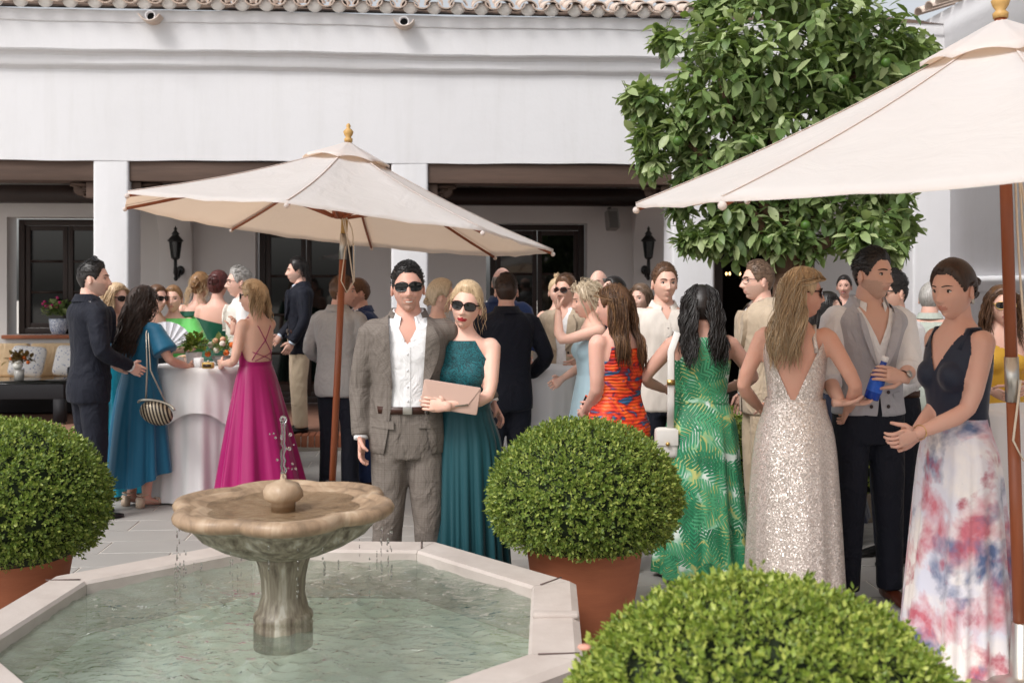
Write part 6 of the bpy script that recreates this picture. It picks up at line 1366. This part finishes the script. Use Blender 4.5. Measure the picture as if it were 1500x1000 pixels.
# clutch of the teal gown
cw = COUPLE_W; c0 = cw.world((-.025, -.205, 1.115)); t = thing('clutch_bag', 'blush satin envelope clutch held against the deep teal gown', 'handbag', c0); M_CLU = satin('blush_satin', '#c9a798', .4); rr = Matrix.Rotation(R(9), 3, 'Y')
MB().box((0, 0, 0), (.28, .03, .135), rr).build('body', M_CLU, t, bevel=.01); MB().add([rr @ Vector(v) for v in ((-.137, -.017, .064), (.137, -.017, .064), (.09, -.020, -.02), (0, -.021, -.045), (-.09, -.020, -.02))], [(0, 1, 2, 3, 4)]).build('flap', M_CLU, t, smooth=False); MB().tube([rr @ Vector(v) for v in ((-.09, -.022, -.02), (0, -.023, -.045), (.09, -.022, -.02))], .004, 6).build('metal_edge', M_STEEL, t)
# blue bottle of the waistcoat man
mbl, n, l, b = base_mat('cobalt_bottle'); b.inputs['Base Color'].default_value = c4('#1d4fc0'); b.inputs['Roughness'].default_value = .08; b.inputs['Transmission Weight'].default_value = .45; b.inputs['IOR'].default_value = 1.45
BOT = [(0, 0), (.034, 0), (.037, .006), (.037, .125), (.033, .15), (.016, .175), (.0145, .205), (.016, .207)]
t = thing('water_bottle', 'cobalt blue bottle in the hands of the grey waistcoat man', 'bottle', at(1276, 584, 5.07)); t.rotation_euler = (R(6), R(17), 0); MB().lathe(BOT, 28).build('glass', mbl, t); MB().lathe([(.017, .196), (.017, .222), (0, .223)], 16).build('cap', M_WHITE, t); MB().lathe([(.0375, .04), (.0375, .1)], 28, cap=False).build('label', mat('blue_label', '#2a63cf', .5, .3, 60), t)
t = thing('table_bottle', 'cobalt blue water bottle with white cap on the table by the beige suit', 'bottle', tp(796, 0, 7.55, 1.052)); MB().lathe([(r_*.95, z_*1.0) for r_, z_ in BOT], 24).build('glass', mbl, t); MB().lathe([(.017, .196), (.017, .225), (0, .226)], 16).build('cap', M_WHITE, t)
t = thing('posy', 'pink flowers in a small jar beside the blue table bottle', 'flowers', tp(787, 0, 7.75, 1.052)); MB().lathe([(0, 0), (.03, 0), (.032, .1), (.028, .1), (0, .09)], 20).build('jar', M_GREY, t); kind(leafclump(rs, 60, (0, 0, .14), (.06, .09), .05).build('foliage', M_ORANGE, t), 'stuff')
for q in ((-.03, -.03, .26), (.02, -.04, .27), (0, -.03, .22), (.045, 0, .23), (-.05, -.01, .2)): mb = MB(); petals(mb, q, .026, rs); mb.build('flower', mat('pink_rose', '#d9a9a0', .6, .2, 40), t)
# phone
w = ORANGEW.world(ORANGEW.arm[-1][2] + Vector((.0, -.09, -.02))); t = thing('phone', 'smartphone in an orange case held by the orange-dress guest', 'phone', w, R(-50)); MB().box((0, 0, 0), (.075, .009, .15), Matrix.Rotation(.5, 3, 'Y')).build('case', mat('orange_case', '#c9512a', .5), t, bevel=.004); MB().box((0, -.0055, 0), (.066, .002, .138), Matrix.Rotation(.5, 3, 'Y')).build('screen', M_LENS, t, bevel=.0005)
# ---- lounge corner in the gallery
def W3(u, v, z): return W(u, v, z)
vS = VB - .42; us0, us1 = fu(-60, vS), fu(128, vS); c = (us0 + us1)/2; t = thing('sofa', 'dark wicker sofa with beige cushions under the gallery window', 'sofa', W(c, vS, step_h - .012), YAW); hw = (us1 - us0)/2
M_WICK = mat('dark_wicker', '#17161a', .7, .4, 60, .6, 120, .004); M_SEAT = cloth_mat('sand_cushion', '#cbb08d', .85, .08)
mb = MB(); mb.bx(-hw, hw, -.35, .36, .02, .26); mb.build('base', M_WICK, t, bevel=.02); MB().bx(-hw, hw, .30, .38, .26, .62).build('back', M_WICK, t, bevel=.02)
for s in (-1, 1): MB().bx(min(s*hw, s*(hw - .12)), max(s*hw, s*(hw - .12)), -.35, .299, .262, .56).build('arm', M_WICK, t, bevel=.02)
for k in range(2): x0 = -hw + .13 + k*(hw - .13); MB().bx(x0 + .004, x0 + hw - .134, -.34, .29, .262, .40).build('seat_cushion', M_SEAT, t, bevel=.04, segs=3); o = MB().box((x0 + hw/2 - .065, .2, .60), (hw - .15, .14, .42), Matrix.Rotation(-.18, 3, 'X')).build('back_cushion', M_SEAT, t, bevel=.05, segs=3)
m, n, l, b = base_mat('blue_flower_print'); nt = m.node_tree; vo = n.new('ShaderNodeTexVoronoi'); vo.inputs['Scale'].default_value = 30; l.new(coords(nt), vo.inputs['Vector']); l.new(ramp(nt, vo.outputs['Distance'], [(.12, (.14, .17, .30)), (.26, (.42, .44, .50)), (.36, (.66, .64, .62))]), b.inputs['Base Color']); b.inputs['Roughness'].default_value = .9
for px in (40, 105): pv = VB - .55; q = W(fu(px, pv), pv, step_h + .60); o = thing('cushion', 'white cushion with blue flower print, ' + ('beside the flower vase' if px == 40 else 'half behind the navy suit'), 'cushion', q, YAW); o.rotation_euler = (R(-20), R(5), YAW); MB().rings([[(a_*.205*e + 0, y, b_*.19*e) for a_, b_ in [(math.copysign(abs(math.cos(t_))**.3, math.cos(t_)), math.copysign(abs(math.sin(t_))**.3, math.sin(t_))) for t_ in np.linspace(0, 6.2832, 32, endpoint=False)]] for y, e in ((-.07, .3), (-.06, .7), (-.03, .93), (0, 1), (.03, .93), (.06, .7), (.07, .3))]).build('pillow', m, o)
vT = 1.05; uT = fu(30, vT); t = thing('coffee_table', 'low black wicker table with glass top in front of the sofa', 'table', W(uT, vT, step_h - .012), YAW); TW = fu(93, vT - .4) - uT
mb = MB(); mb.bx(-TW, TW, -.4, .4, .28, .44); mb.build('apron', M_WICK, t, bevel=.01); MB().bx(-TW + .004, TW - .004, -.396, .396, .442, .452).build('glass_top', M_GLASS, t)
for sx in (-1, 1):
    for sy in (-1, 1): lg = MB().bx(sx*TW - (.11 if sx > 0 else 0), sx*TW + (.11 if sx < 0 else 0), sy*.4 - (.11 if sy > 0 else 0), sy*.4 + (.11 if sy < 0 else 0), .02, .279).build('leg', M_WICK, t); MB().bx(sx*(TW - .055) - .04, sx*(TW - .055) + .04, sy*.345 - .04, sy*.345 + .04, 0, .02).build('foot', M_STEEL, lg)
q = W(fu(28, vT), vT, step_h + .442); t = thing('vase_of_flowers', 'white hydrangea and orange flowers in a glass vase on the low wicker table', 'flowers', q); MB().lathe([(0, 0), (.05, 0), (.055, .12), (.05, .12), (0, .01)], 24).build('vase', mat('cloudy_glass', '#a8a49e', .2), t); mb = MB(); petals(mb, (0, -.03, .17), .075, rs, 40); mb.build('hydrangea', mat('white_petals', '#e6e3da', .7, .1, 60), t); kind(leafclump(rs, 120, (0, .03, .18), (.15, .13), .07).build('foliage', mat('rust_leaf', '#8a6238', .7, .4, 8, col2='#4f5a2c'), t), 'stuff')
for q_ in ((-.09, 0, .24), (.06, 0, .25), (.11, -.02, .2)): mb = MB(); petals(mb, q_, .03, rs); mb.build('flower', mat('orange_rose', '#e0702c'), t)
pv = VB + .04; q = W(fu(86, pv), pv, zw0 + .0); t = thing('geranium_pot', 'pink geranium in a blue and white ceramic pot on the window sill', 'plant', q); m, n, l, b = base_mat('blue_white_ceramic'); nt = m.node_tree; l.new(ramp(nt, noise(nt, coords(nt), 26, 3, .6, 1.5), [(.42, '#dfe3ea'), (.5, '#2a4a86'), (.6, '#dfe3ea')]), b.inputs['Base Color']); b.inputs['Roughness'].default_value = .2
MB().lathe([(0, 0), (.075, 0), (.10, .06), (.11, .13), (.115, .20), (.105, .20), (0, .18)], 28).build('pot', m, t); kind(leafclump(rs, 200, (0, 0, .22), (.20, .20), .07, .42).build('foliage', M_ORANGE, t), 'stuff'); mb = MB()
for k in range(9): petals(mb, (rs.uniform(-.18, .18), rs.uniform(-.12, 0), rs.uniform(.34, .46)), .03, rs, 8)
kind(mb.build('blossoms', mat('pink_geranium', '#c0336f', .6, .2, 40), t), 'stuff')
t = MB().ell(at(856, 947, 2.02), (.014, .008, .004), 8, 5, Matrix.Rotation(.5, 3, 'X')).build('fallen_petal', mat('pink_petal', '#d99a86', .7)); tag(t, 'dry pink petal lying on the bright boxwood dome', 'petal')
